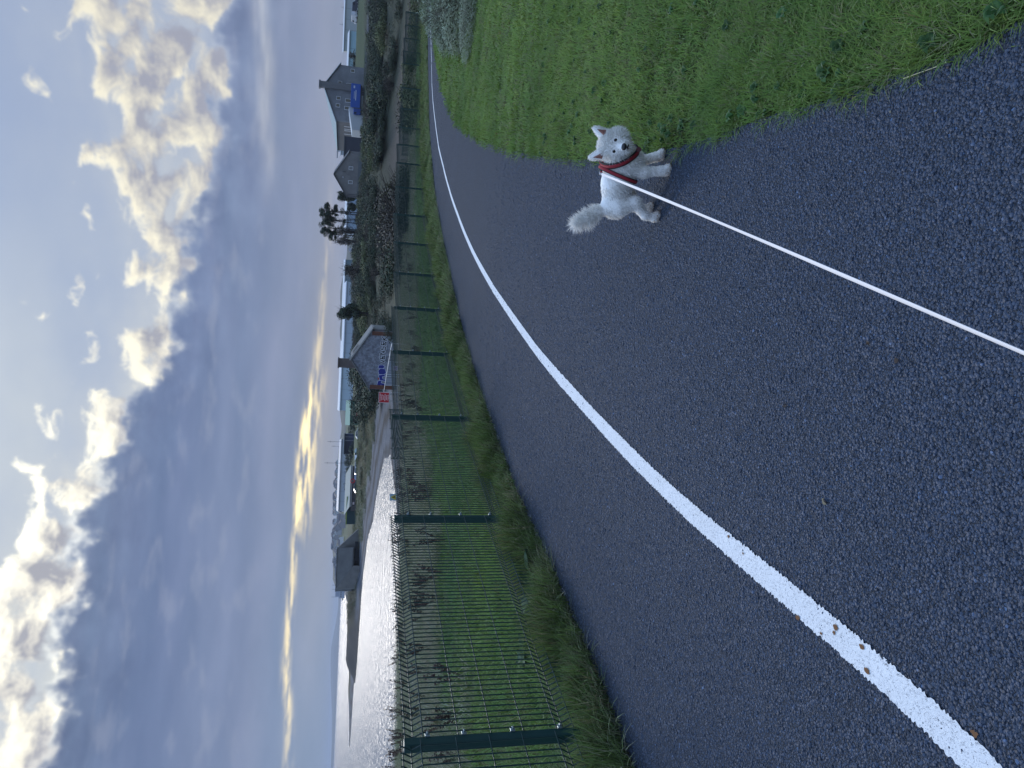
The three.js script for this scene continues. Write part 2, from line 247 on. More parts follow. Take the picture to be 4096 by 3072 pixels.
// ------------------------------------------------------------------ ground: one sheet from the feet to the far shore
function groundTone(x, z, y, D, t, out) {
  const r = Math.hypot(x, z), az = Math.atan2(x, -z) * 57.2958, n1 = fbm(x * 0.21, z * 0.21, 4), n2 = fbm(x * 0.045 + 9, z * 0.045, 3), n3 = fbm(x * 1.3, z * 1.3, 3);
  let c = [0.060, 0.090, 0.028];                                          // turf
  const mix = (q, k) => { k = clamp(k); c = c.map((v, i) => lerp(v, q[i], k)); };
  mix([0.080, 0.100, 0.036], sstep(-0.1, 0.5, n1));
  if (t < -3) {
    mix([0.105, 0.098, 0.062], sstep(4.5, 8, -t + n1 * 3) * sstep(120, 60, r) * 0.85);      // dead grass
    mix([0.030, 0.040, 0.018], sstep(26, 40, -t) * sstep(-3, 4, az) * 0.9);                  // scrub floor
    mix([0.088, 0.100, 0.045], Math.exp(-(((r - 66 + n2 * 8) / 9) ** 2)) * sstep(3, 7, az) * sstep(15, 11, az));   // pale rough meadow
    mix([0.095, 0.078, 0.065], sstep(14, 17, az) * sstep(64, 70, r) * sstep(118, 104, r) * 0.95);    // bare brown field
  }
  if (D < 400 && r > 80) {
    mix([0.060 + 0.03 * n1, 0.068 + 0.03 * n1, 0.026], sstep(13, 19, D + n2 * 8) * sstep(70, 30, D) * sstep(3, -2, az) * 0.9); mix([0.055, 0.050, 0.026], sstep(-14, -16, az) * sstep(200, 215, r) * sstep(-4.0, -3.2, y));
    const shingle = sstep(17, 13, D + n1 * 5 + n2 * 4) * sstep(-2.9, -3.4, y);
    const n4 = fbm(x * 0.42, z * 0.42, 3); mix([0.125 + 0.07 * n3 + 0.08 * n4, 0.138 + 0.07 * n3 + 0.08 * n4, 0.165 + 0.07 * n3 + 0.08 * n4], shingle);
    const wr = (k, w) => Math.exp(-(((D + n1 * 1.6 - k) / w) ** 2));
    mix([0.016, 0.015, 0.013], Math.max(wr(6.2, 1.2), wr(10.5, 0.9) * 0.9, wr(1.2, 0.8) * 0.8) * shingle);          // lines of washed-up weed
    mix([0.045, 0.045, 0.045], sstep(1, -1, D));
  }
  if (r > 200) { mix([0.050, 0.085, 0.022], sstep(-1, -3, az) * sstep(-7.5, -5, az) * sstep(285, 295, r) * sstep(420, 400, r)); mix([0.042, 0.075, 0.022], sstep(17, 20, az) * sstep(232, 246, r)); mix([0.10, 0.11, 0.13], sstep(21.5, 22.5, az) * sstep(208, 212, r) * sstep(234, 230, r)); }
  out[0] = c[0]; out[1] = c[1]; out[2] = c[2];
}
const rustMat = std(0.16, 0.075, 0.03, 0.95);
const grainTex = dataTex(512, (d, n) => { for (let i = 0; i < n * n; i++) { const x = i % n, y = Math.floor(i / n), v = clamp(0.72 + 0.38 * noise(x * 32 / n, y * 32 / n) + 0.26 * noise(x * 128 / n, y * 128 / n) + (PERM[(PERM[x & 255] + y) & 255] / 255 - 0.5) * 0.25); d[i * 4] = d[i * 4 + 1] = d[i * 4 + 2] = v * 255; d[i * 4 + 3] = 255; } }, false);
{
  const NA = 300, pos = [], col = [], uv = [], idx = [], radii = [];
  for (let r = 0.35; r < 700; r *= r < 60 ? 1.042 : r > 85 && r < 262 ? 1.009 : 1.022) radii.push(r);
  radii.push(760, 850, 1000, 1300, 1800, 2600, 4000, 6500, 10500);
  const angles = []; for (let i = 0; i <= NA; i++) { const u = i / NA * 2 - 1; angles.push((Math.sign(u) * (Math.abs(u) < 0.75 ? Math.abs(u) / 0.75 * 46 : 46 + (Math.abs(u) - 0.75) / 0.25 * 134)) * Math.PI / 180); }
  const c = [0, 0, 0];
  for (const r of radii) for (const a of angles) {
    const x = Math.sin(a) * r, z = -Math.cos(a) * r, [, t] = along(x, z); let y = land(x, z); const D = r > 60 ? shoreDistance(x, z) : 99;
    if (t > 0.1 && r < 90) y -= 0.03;
    if (r > 900 && D < -14) y = SEA - 3 - r * 0.002;
    groundTone(x, z, y, D, t, c); pos.push(x, y, z); col.push(...c); uv.push(x * 0.5, z * 0.5);
  }
  const S = NA + 1; for (let i = 0; i < radii.length - 1; i++) for (let j = 0; j < NA; j++) { const a = i * S + j; idx.push(a, a + S, a + 1, a + 1, a + S, a + S + 1); }
  const k = pos.length / 3; pos.push(0, land(0, 0) - 0.03, 0); col.push(0.04, 0.05, 0.02); uv.push(0, 0); for (let j = 0; j < NA; j++) idx.push(k, j, j + 1);
  const g = new THREE.BufferGeometry(); g.setAttribute('position', new THREE.Float32BufferAttribute(pos, 3)); g.setAttribute('color', new THREE.Float32BufferAttribute(col, 3)); g.setAttribute('uv', new THREE.Float32BufferAttribute(uv, 2)); g.setIndex(idx); g.computeVertexNormals();
  structure('ground', g, new THREE.MeshStandardMaterial({ vertexColors: true, roughness: 0.95, map: grainTex, bumpMap: grainTex, bumpScale: 0.05, side: THREE.DoubleSide }), 'rough grassland, bank and shingle shore');
}

// ------------------------------------------------------------------ asphalt path
const chips = (() => {                    // rounded stone chips packed in bitumen: one tile of 1.5 m
  const n = 2048, cell = 13, N = Math.round(n / cell), px = new Float32Array(N * N), py = new Float32Array(N * N), tone = new Float32Array(N * N), tall = new Float32Array(N * N);
  seed(5); for (let i = 0; i < N * N; i++) { px[i] = rnd() * 1.3 - 0.15; py[i] = rnd() * 1.3 - 0.15; tone[i] = rnd(); tall[i] = rnd(); }
  const col = new Uint8Array(n * n * 4), hgt = new Uint8Array(n * n * 4), cs = n / N;
  for (let y = 0; y < n; y++) for (let x = 0; x < n; x++) {
    const gx = x / cs, gy = y / cs, ix = Math.floor(gx), iy = Math.floor(gy); let d1 = 9, d2 = 9, id = 0;
    for (let j = -1; j <= 1; j++) for (let i = -1; i <= 1; i++) { const q = ((iy + j + N) % N) * N + (ix + i + N) % N, dx = ix + i + px[q] - gx, dy = iy + j + py[q] - gy, D = Math.max(0, (dx * dx + dy * dy) - tone[q] * 0.22 + 0.22); if (D < d1) { d2 = d1; d1 = D; id = q; } else if (D < d2) d2 = D; }
    const e = Math.sqrt(d2) - Math.sqrt(d1), body = sstep(0.0, 0.24, e), fine = (PERM[(PERM[x & 255] + (y & 255)) & 255] / 255 - 0.5);
    const o = (y * n + x) * 4, h = body * (0.30 + 0.66 * tall[id]) + fine * 0.06;
    const t = tone[id], u2 = tall[id], sparkle = u2 > 0.985 ? 26 : 0, v = lerp(40, 60 + 24 * (u2 - 0.5) + sparkle + fine * 18, body);
    col[o] = v * 0.75; col[o + 1] = v * 1.0; col[o + 2] = v * 1.33; col[o + 3] = 255;
    hgt[o] = hgt[o + 1] = hgt[o + 2] = clamp(h) * 255; hgt[o + 3] = 255;
  }
  const mk = (d, s) => { const t = new THREE.DataTexture(d, n, n); t.wrapS = t.wrapT = THREE.RepeatWrapping; t.magFilter = THREE.LinearFilter; if (s) t.colorSpace = THREE.SRGBColorSpace; t.needsUpdate = true; return t; };
  return { col: mk(col, true), hgt: mk(hgt, false) };
})();
{
  const N = 420, M = 14, L = smoothLine(leftPts, N), R = smoothLine(rightPts, N), pos = [], uv = [], idx = [], col = [];
  for (let i = 0; i <= N; i++) for (let j = 0; j <= M; j++) {
    const k = j / M, x = lerp(L[i].x, R[i].x, k), z = lerp(L[i].y, R[i].y, k), w = 1 + 0.16 * fbm(x * 0.7, z * 0.7, 4) + 0.10 * fbm(x * 0.13 + 5, z * 0.13, 3);
    pos.push(x, land(x, z) + 0.003, z); uv.push(x / 1.5, z / 1.5); col.push(w, w, w);
  }
  const S = M + 1; for (let i = 0; i < N; i++) for (let j = 0; j < M; j++) { const a = i * S + j; idx.push(a, a + 1, a + S, a + 1, a + S + 1, a + S); }
  const g = new THREE.BufferGeometry(); g.setAttribute('position', new THREE.Float32BufferAttribute(pos, 3)); g.setAttribute('uv', new THREE.Float32BufferAttribute(uv, 2)); g.setAttribute('color', new THREE.Float32BufferAttribute(col, 3)); g.setIndex(idx); g.computeVertexNormals();
  structure('asphalt_path', g, new THREE.MeshStandardMaterial({ map: chips.col, bumpMap: chips.hgt, bumpScale: 0.011, roughness: 0.85, vertexColors: true, side: THREE.DoubleSide }), 'dark blue grey asphalt path running downhill');
}
{   // loose-faced stone chips standing out of the bitumen, where they are near enough to see
  const g = new THREE.IcosahedronGeometry(1, 0), p = g.attributes.position; seed(31); const jit = new Map(); for (let i = 0; i < p.count; i++) { const k = [p.getX(i), p.getY(i), p.getZ(i)].map((v) => v.toFixed(3)).join(); if (!jit.has(k)) jit.set(k, rr(0.78, 1.2)); const s = jit.get(k); p.setXYZ(i, p.getX(i) * s, p.getY(i) * s * 0.72, p.getZ(i) * s); } g.computeVertexNormals();
  const mats = [], cols = [], q = new THREE.Quaternion(), e = new THREE.Euler(); seed(33);
  for (let i = 0; i < 360000; i++) {
    const d = lerp(1.0, 11, Math.pow(rnd(), 1.15)), a = lerp(-34, 36, rnd()), [x, z] = polar(a, d); if (d > 6 && rnd() > (11 - d) / 5) continue; if (!inPath(x, z)) continue;
    const r = lerp(0.0032, 0.0074, Math.pow(rnd(), 1.4)) * (d > 3 ? 1 + (d - 3) * 0.09 : 1); e.set(rr(-0.5, 0.5), rnd() * 6.28, rr(-0.5, 0.5)); q.setFromEuler(e);
    mats.push(new THREE.Matrix4().compose(new THREE.Vector3(x, land(x, z) + 0.003 + rr(-0.55, 0.12) * r, z), q, new THREE.Vector3(r * rr(0.8, 1.3), r, r))); const v = rnd() < 0.006 ? rr(0.09, 0.15) : 0.046 * rr(0.6, 1.4); cols.push(new THREE.Color().setRGB(v * 0.68, v * 1.02, v * 1.72));
  }
  stuffMesh('stone_chips', g, new THREE.MeshStandardMaterial({ color: 0xffffff, roughness: 0.62 }), mats, cols, 'small dark stone chips in the asphalt surface', 'stone chips');
}
{   // the white line, its edges broken by the stone chips
  const C = new THREE.CatmullRomCurve3(midPts.map((p) => new THREE.Vector3(p.x, 0, p.y)), false, 'centripetal'), pos = [], uv = [], idx = [], col = []; seed(21);
  const len = C.getLength(), ss = []; for (let s = 0; s < len;) { const p = C.getPointAt(s / len), d = Math.hypot(p.x, p.z); ss.push(s / len); s += d < 5 ? 0.006 : d < 12 ? 0.03 : 0.25; } ss.push(1);
  ss.forEach((u, i) => {
    const p = C.getPointAt(u), t = C.getTangentAt(u), nx = -t.z, nz = t.x, d = Math.hypot(p.x, p.z), jag = d < 6 ? 0.0055 : 0.002, w = 0.048 + 0.003 * fbm(u * len * 0.8, 1, 2);
    for (let k = 0; k < 5; k++) { const o = (k / 2 - 1) * (k === 0 || k === 4 ? w + (rnd() - 0.5) * 2 * jag : w), x = p.x + nx * o, z = p.z + nz * o; pos.push(x, land(x, z) + 0.0078, z); uv.push(k / 4, u * len / 0.5); const q = 1 + 0.09 * fbm(x * 6, z * 6, 3); col.push(q, q, q); }
    if (i) for (let k = 0; k < 4; k++) { const a = (i - 1) * 5 + k; idx.push(a, a + 5, a + 1, a + 1, a + 5, a + 6); }
  });
  const paint = canvasTex(512, 2048, (c, w, h) => {
    c.fillStyle = '#d6d9dc'; c.fillRect(0, 0, w, h); seed(4);
    for (let i = 0; i < 26000; i++) { const a = rnd(); c.fillStyle = a < 0.5 ? 'rgba(150,158,170,0.12)' : 'rgba(255,255,255,0.16)'; c.beginPath(); c.ellipse(rnd() * w, rnd() * h, rr(2, 9), rr(2, 8), rnd() * 3, 0, 7); c.fill(); }
    for (let i = 0; i < 260; i++) { c.strokeStyle = 'rgba(70,78,92,0.55)'; c.lineWidth = rr(0.8, 2.4); c.beginPath(); let x = rnd() * w, y = rnd() * h; c.moveTo(x, y); for (let k = 0; k < 5; k++) { x += rr(-24, 24); y += rr(-20, 20); c.lineTo(x, y); } c.stroke(); }
    for (let i = 0; i < 130; i++) { c.fillStyle = 'rgba(58,64,78,0.75)'; c.beginPath(); c.ellipse(rnd() * w, rnd() * h, rr(1.5, 5), rr(2, 8), rnd() * 3, 0, 7); c.fill(); }
  });
  paint.wrapS = paint.wrapT = THREE.RepeatWrapping;
  const g = new THREE.BufferGeometry(); g.setAttribute('position', new THREE.Float32BufferAttribute(pos, 3)); g.setAttribute('uv', new THREE.Float32BufferAttribute(uv, 2)); g.setAttribute('color', new THREE.Float32BufferAttribute(col, 3)); g.setIndex(idx); g.computeVertexNormals();
  const line = structure('path_marking', g, new THREE.MeshStandardMaterial({ map: paint, roughness: 0.7, bumpMap: paint, bumpScale: 0.002, vertexColors: true, side: THREE.DoubleSide }), 'white painted centre line of the path');
  // rust spots on the paint: flat stains
  seed(9); const spots = [[3201, 2470, 12], [3353, 2508, 13], [3347, 2530, 9], [3458, 2587, 12], [3479, 2681, 13], [3295, 2534, 6], [2922, 2145, 6], [3912, 2935, 14], [2922, 2146, 8], [2981, 2214, 5]];
  spots.forEach(([px, py, s]) => {
    const p = gp(px, py), r = s * p.clone().sub(EYE).length() / FPX * 0.85, sh = new THREE.Shape(), n = 12; for (let i = 0; i <= n; i++) { const a = i / n * 6.283, q = r * rr(0.55, 1.15); i ? sh.lineTo(Math.cos(a) * q, Math.sin(a) * q * 1.3) : sh.moveTo(Math.cos(a) * q, Math.sin(a) * q * 1.3); }
    const gg = new THREE.ShapeGeometry(sh); gg.rotateX(-Math.PI / 2); gg.translate(p.x, land(p.x, p.z) + 0.0108, p.z); part('rust_stain', gg, rustMat, line);
  });
}

// ------------------------------------------------------------------ sea
const ripple = dataTex(1024, (d, n) => {
  for (let y = 0; y < n; y++) for (let x = 0; x < n; x++) { const u = x / n, v = y / n; let h = 0; const P = (f, g2, a) => { const X = u * f, Y = v * g2; const ix = Math.floor(X), iy = Math.floor(Y), fx = X - ix, fy = Y - iy, A = (i, j) => PERM[(PERM[((ix + i) % f) & 255] + ((iy + j) % g2)) & 255] / 255, sx = fx * fx * (3 - 2 * fx), sy = fy * fy * (3 - 2 * fy); h += a * (lerp(lerp(A(0, 0), A(1, 0), sx), lerp(A(0, 1), A(1, 1), sx), sy) - 0.5); }; P(20, 34, 0.5); P(47, 71, 0.45); P(110, 150, 0.36); P(240, 251, 0.2); const o = (y * n + x) * 4; d[o] = d[o + 1] = d[o + 2] = clamp(0.5 + h * 0.62) * 255; d[o + 3] = 255; }
}, false);
{
  const g = new THREE.RingGeometry(20, 11500, 160, 60, 0, Math.PI * 2), p = g.attributes.position, uv = [];
  g.rotateX(-Math.PI / 2); for (let i = 0; i < p.count; i++) { uv.push(p.getX(i) / 42, p.getZ(i) / 42); p.setY(i, SEA); } g.setAttribute('uv', new THREE.Float32BufferAttribute(uv, 2)); g.computeVertexNormals();
  const m = new THREE.MeshPhysicalMaterial({ roughness: 0.24, bumpMap: ripple, bumpScale: 0.42, ior: 1.33, specularIntensity: 0.4, side: THREE.DoubleSide }); m.color.setRGB(0.085, 0.105, 0.125);
  structure('sea', g, m, 'choppy silver grey sea filling the cove');
}
// far coast across the bay
{
  const mk = (az0, az1, d, tops, name, c, lab) => { const n = 90, pos = [], idx = []; for (let i = 0; i <= n; i++) { const a = lerp(az0, az1, i / n), [x, z] = polar(a, d), [x2, z2] = polar(a, d * 1.12), h = tops(a); pos.push(x, SEA - 6, z, x * 1.02, SEA + h * 0.5, z * 1.02, x2, SEA + h, z2, x2 * 1.15, SEA - 2, z2 * 1.15); if (i) for (let k = 0; k < 3; k++) { const b = (i - 1) * 4 + k; idx.push(b, b + 4, b + 1, b + 1, b + 4, b + 5); } } const g = new THREE.BufferGeometry(); g.setAttribute('position', new THREE.Float32BufferAttribute(pos, 3)); g.setIndex(idx); g.computeVertexNormals(); structure(name, g, std(...c), lab); };
  mk(-50, -12.5, 7400, (a) => 24 + 6 * fbm(a, 1, 3), 'hills', [0.040, 0.052, 0.040], 'low dark coast far across the bay');
  mk(-50, -17.2, 8800, (a) => 30 + 62 * sstep(-26.5, -20, a) * sstep(-17.2, -20.5, a) + 6 * fbm(a * 0.6, 3, 4), 'hills', [0.040, 0.052, 0.040], 'low hills far across the bay');
  mk(-17.5, 34, 1500, (a) => -6 + sstep(-17.4, -15.2, a) * (30 + 10 * fbm(a * 0.35, 6, 3)) + 3 * fbm(a * 3, 2, 3) + 10 * Math.exp(-(((a - 5) / 3) ** 2)) , 'hills', [0.035, 0.046, 0.032], 'low wooded rise behind the town');
}
// ------------------------------------------------------------------ green mesh fence beside the path
const fenceGreen = std(0.010, 0.052, 0.050, 0.42), wireGreen = std(0.010, 0.042, 0.040, 0.4), clipSteel = std(0.35, 0.42, 0.44, 0.35, { metalness: 0.7 });
const V3 = (x, y, z) => new THREE.Vector3(x, y, z);
function profile(h) { // depth of the V folds at a height below the panel's top
  const f = (c) => Math.max(0, 1 - Math.abs(h - c) / 0.055); return 0.034 * (f(0.055) + f(0.985));
}
{
  const run = thing('mesh_fence', 'dark green welded mesh fence on square posts beside the path', 'fence', POSTS[0][0], POSTS[0][1], POSTS[0][2]);
  const O = run.position, ROWS = [0.004, 0.055, 0.11, 0.32, 0.52, 0.72, 0.93, 0.985, 1.04, 1.2];
  const all = [[-2.90, -0.05, -1.37], ...POSTS]; const top = (k) => all[k][1] + 1.22;
  for (let k = 0; k < all.length; k++) {
    const [x, y, z] = all[k], b = all[Math.min(k + 1, all.length - 1)], a = all[Math.max(k - 1, 0)], yaw = Math.atan2(b[0] - a[0], b[2] - a[2]);
    const right = V3(-Math.cos(yaw), 0, Math.sin(yaw)), dir = V3(Math.sin(yaw), 0, Math.cos(yaw));   // right: towards the path
    const g = rbox(0.062, 1.56, 0.062, 0, 0.44 + (1.22 - 1.22), 0, 0.006); const post = part('post', g, fenceGreen, run); post.position.set(x - O.x, y - O.y, z - O.z); post.rotation.y = yaw;
    post.position.addScaledVector(right, -0.042);
    if (k < 9) for (const h of [1.08, 0.86, 0.56, 0.26]) { const c = part('clip', mergeGeometries([rbox(0.012, 0.03, 0.034, 0, 0, 0, 0.004), rbox(0.02, 0.012, 0.02, -0.01, 0, 0, 0.004)]), clipSteel, post); c.position.set(-0.036, h, 0.038); }
  }
  for (let k = 0; k < all.length - 1; k++) {
    const [ax, ay, az] = all[k], [bx, by, bz] = all[k + 1], L = Math.hypot(bx - ax, bz - az), dir = V3((bx - ax) / L, 0, (bz - az) / L), right = V3(-dir.z, 0, dir.x);
    const ty = (ay + by) / 2 + 1.22 + 0.02 * Math.sin(k * 2.1), sl = (by - ay) * 0.55, geos = [], far = k > 9, seg = far ? 3 : 5, wr = 0.0046, hr = 0.0038, base = V3(ax, 0, az);
    const P = (s, h) => base.clone().addScaledVector(dir, s).addScaledVector(right, -profile(h) + 0.0).setY(ty - h + sl * (s / L - 0.5));
    for (const h of ROWS) for (let q = 0; q < 1; q++) geos.push(rod(P(0.01, h).addScaledVector(right, 0.004), P(L - 0.01, h).addScaledVector(right, 0.004), hr, hr, seg));
    const n = Math.round(L / 0.05), HS = [-0.012, 0.0, 0.055, 0.11, 0.93, 0.985, 1.04, 1.22];
    for (let i = 1; i < n; i++) { const s = i * L / n; for (let q = 0; q < HS.length - 1; q++) geos.push(rod(P(s, HS[q]), P(s, HS[q + 1]), wr, wr, seg)); }
    const m = part('mesh_panel', mergeGeometries(geos), wireGreen, run); m.position.copy(O).negate();
  }
}

// ------------------------------------------------------------------ grass
function bladeClump(n, h, spread, width, lean, s0, kinks = 3) {
  seed(s0); const pos = [], idx = [], nor = [];
  for (let b = 0; b < n; b++) {
    const a = rnd() * 6.283, r = Math.sqrt(rnd()) * spread, x0 = Math.cos(a) * r, z0 = Math.sin(a) * r, da = a + rr(-1.4, 1.4), L = h * rr(0.55, 1.1), ln = lean * rr(0.2, 1.3), w = width * rr(0.7, 1.3), cx = -Math.sin(da + rr(-0.6, 0.6)), cz = Math.cos(da);
    const k0 = pos.length / 3;
    for (let k = 0; k <= kinks; k++) { const t = k / kinks, o = ln * L * t * t, y = L * (t - 0.32 * ln * t * t), ww = w * (1 - t * t) * 0.5; const px = x0 + Math.cos(da) * o, pz = z0 + Math.sin(da) * o; if (k < kinks) { pos.push(px - cx * ww, y, pz - cz * ww, px + cx * ww, y, pz + cz * ww); } else pos.push(px, y, pz); }
    for (let k = 0; k < kinks - 1; k++) { const q = k0 + k * 2; idx.push(q, q + 1, q + 2, q + 1, q + 3, q + 2); }
    const q = k0 + (kinks - 1) * 2; idx.push(q, q + 1, q + 2);
    const P = (i) => V3(pos[i * 3], pos[i * 3 + 1], pos[i * 3 + 2]), gn = P(k0 + 1).sub(P(k0)).cross(P(k0 + 2).sub(P(k0))).normalize();
    if (gn.y < 0) { gn.negate(); const s = idx.length - (2 * (kinks - 1) + 1) * 3; for (let i = s; i < idx.length; i += 3) { const t = idx[i]; idx[i] = idx[i + 1]; idx[i + 1] = t; } }
    gn.multiplyScalar(0.45).add(V3(0, 0.85, 0)).normalize(); for (let i = k0; i < pos.length / 3; i++) nor.push(gn.x, gn.y, gn.z);
  }
  const g = new THREE.BufferGeometry(); g.setAttribute('position', new THREE.Float32BufferAttribute(pos, 3)); g.setAttribute('normal', new THREE.Float32BufferAttribute(nor, 3)); g.setIndex(idx); return g;
}
const leafMat = (rough = 0.75) => new THREE.MeshPhysicalMaterial({ color: 0xffffff, roughness: Math.max(rough, 0.85), specularIntensity: 0.45, transmission: 0.38, thickness: 0, side: THREE.DoubleSide });
const M4 = new THREE.Matrix4(), Q4 = new THREE.Quaternion(), UPV = V3(0, 1, 0);
function place(x, y, z, sc, sy = sc, tilt = 0.12) { Q4.setFromEuler(new THREE.Euler(rr(-tilt, tilt), rnd() * 6.283, rr(-tilt, tilt))); return new THREE.Matrix4().compose(V3(x, y, z), Q4.clone(), V3(sc, sy, sc)); }
const tint = (r, g, b, v) => { const k = 1 + rr(-v, v); return new THREE.Color().setRGB(r * k * (1 + rr(-0.1, 0.1)), g * k, b * k * (1 + rr(-0.12, 0.12))); };
function lawnTone(x, z, far) {
  const n = fbm(x * 0.55, z * 0.55, 4), n2 = fbm(x * 0.12 + 3, z * 0.12, 3);
  const q = clamp(0.5 + n * 0.9 + n2 * 0.5);
  let r = lerp(0.115, 0.215, q), g = lerp(0.205, 0.325, q), b = lerp(0.040, 0.066, q);
  if (rnd() < 0.09) { r = 0.21; g = 0.22; b = 0.10; }
  return tint(r, g, b, 0.24);
}
{   // lawn right of the path
  const seen = (x, z) => { const a = Math.atan2(x, -z) * 57.3, d = Math.hypot(x, z); return a > 8 && a < 50 - Math.min(d, 20) * 0.6 + 4; };
  const zones = [[0.9, 3.6, 1500, 0.062, 0.040, 0.0042, 16], [3.6, 8, 620, 0.060, 0.055, 0.0052, 16], [8, 18, 190, 0.066, 0.10, 0.0085, 18], [18, 50, 42, 0.085, 0.20, 0.016, 22]];
  zones.forEach(([d0, d1, per, h, sp2, w, nb], zi) => {
    const vars = [0, 1, 2].map((v) => bladeClump(nb, h, sp2, w, 1.25, 100 + zi * 10 + v)), mats = [[], [], []], cols = [[], [], []]; seed(200 + zi);
    const a0 = 8, a1 = 52, area = (a1 - a0) / 360 * Math.PI * (d1 * d1 - d0 * d0), count = Math.round(area * per);
    for (let i = 0; i < count; i++) {
      const d = Math.sqrt(lerp(d0 * d0, d1 * d1, rnd())), a = lerp(a0, a1, rnd()), [x, z] = polar(a, d);
      if (!seen(x, z) || inPath(x, z)) continue; const [, t] = along(x, z); if (t < 2.2) continue;
      const gap = edgeGap(rightLine, x, z); if (gap < 0.02) continue;
      const edgeTall = gap < 0.28 ? 1.25 : 1, lump = 0.75 + 0.5 * sstep(-0.3, 0.5, fbm(x * 1.6, z * 1.6, 3)), v = Math.floor(rnd() * 3);
      mats[v].push(place(x, land(x, z) - 0.012, z, rr(0.85, 1.15), rr(0.8, 1.2) * edgeTall * lump, 0.25)); cols[v].push(lawnTone(x, z));
    }
    vars.forEach((g, v) => stuffMesh('lawn_grass', g, leafMat(), mats[v], cols[v], 'short green lawn grass beside the path', 'grass'));
  });
}
{   // broad weeds along the lawn's edge
  const leaf = new THREE.BufferGeometry(); { const pos = [], idx = []; seed(77); for (let b = 0; b < 7; b++) { const a = b / 7 * 6.283 + rr(-0.4, 0.4), L = rr(0.035, 0.06), w = L * 0.34, c = Math.cos(a), s = Math.sin(a), k = pos.length / 3; [[0, 0, 0.012], [0.4, -1, 0.032], [0.4, 1, 0.032], [0.75, -0.8, 0.036], [0.75, 0.8, 0.036], [1, 0, 0.022]].forEach(([f, q, y]) => pos.push(c * f * L - s * q * w, y + rr(-0.004, 0.004), s * f * L + c * q * w)); idx.push(k, k + 1, k + 2, k + 1, k + 3, k + 2, k + 2, k + 3, k + 4, k + 3, k + 5, k + 4); } leaf.setAttribute('position', new THREE.Float32BufferAttribute(pos, 3)); leaf.setIndex(idx); leaf.computeVertexNormals(); }
  const mats = [], cols = []; seed(303);
  for (let i = 0; i < 9000; i++) { const d = Math.sqrt(lerp(0.8, 60, rnd())), [x, z] = polar(lerp(12, 50, rnd()), d); if (inPath(x, z)) continue; const [, t] = along(x, z); if (t < 2.2) continue; const gap = edgeGap(rightLine, x, z), patch = fbm(x * 1.1 + 7, z * 1.1, 3); if (rnd() > 0.02 + 0.5 * sstep(0.3, 0.02, gap) * sstep(0.0, 0.4, patch) + 0.07 * sstep(0.22, 0.45, patch)) continue; mats.push(place(x, land(x, z) + rr(-0.01, 0.018), z, rr(0.35, 0.8), rr(0.7, 1.2), 0.45)); cols.push(tint(0.050, 0.120, 0.036, 0.3)); }
  stuffMesh('clover_leaves', leaf, leafMat(0.6), mats, cols, 'broad weed leaves low in the lawn by the path edge', 'weeds');
}
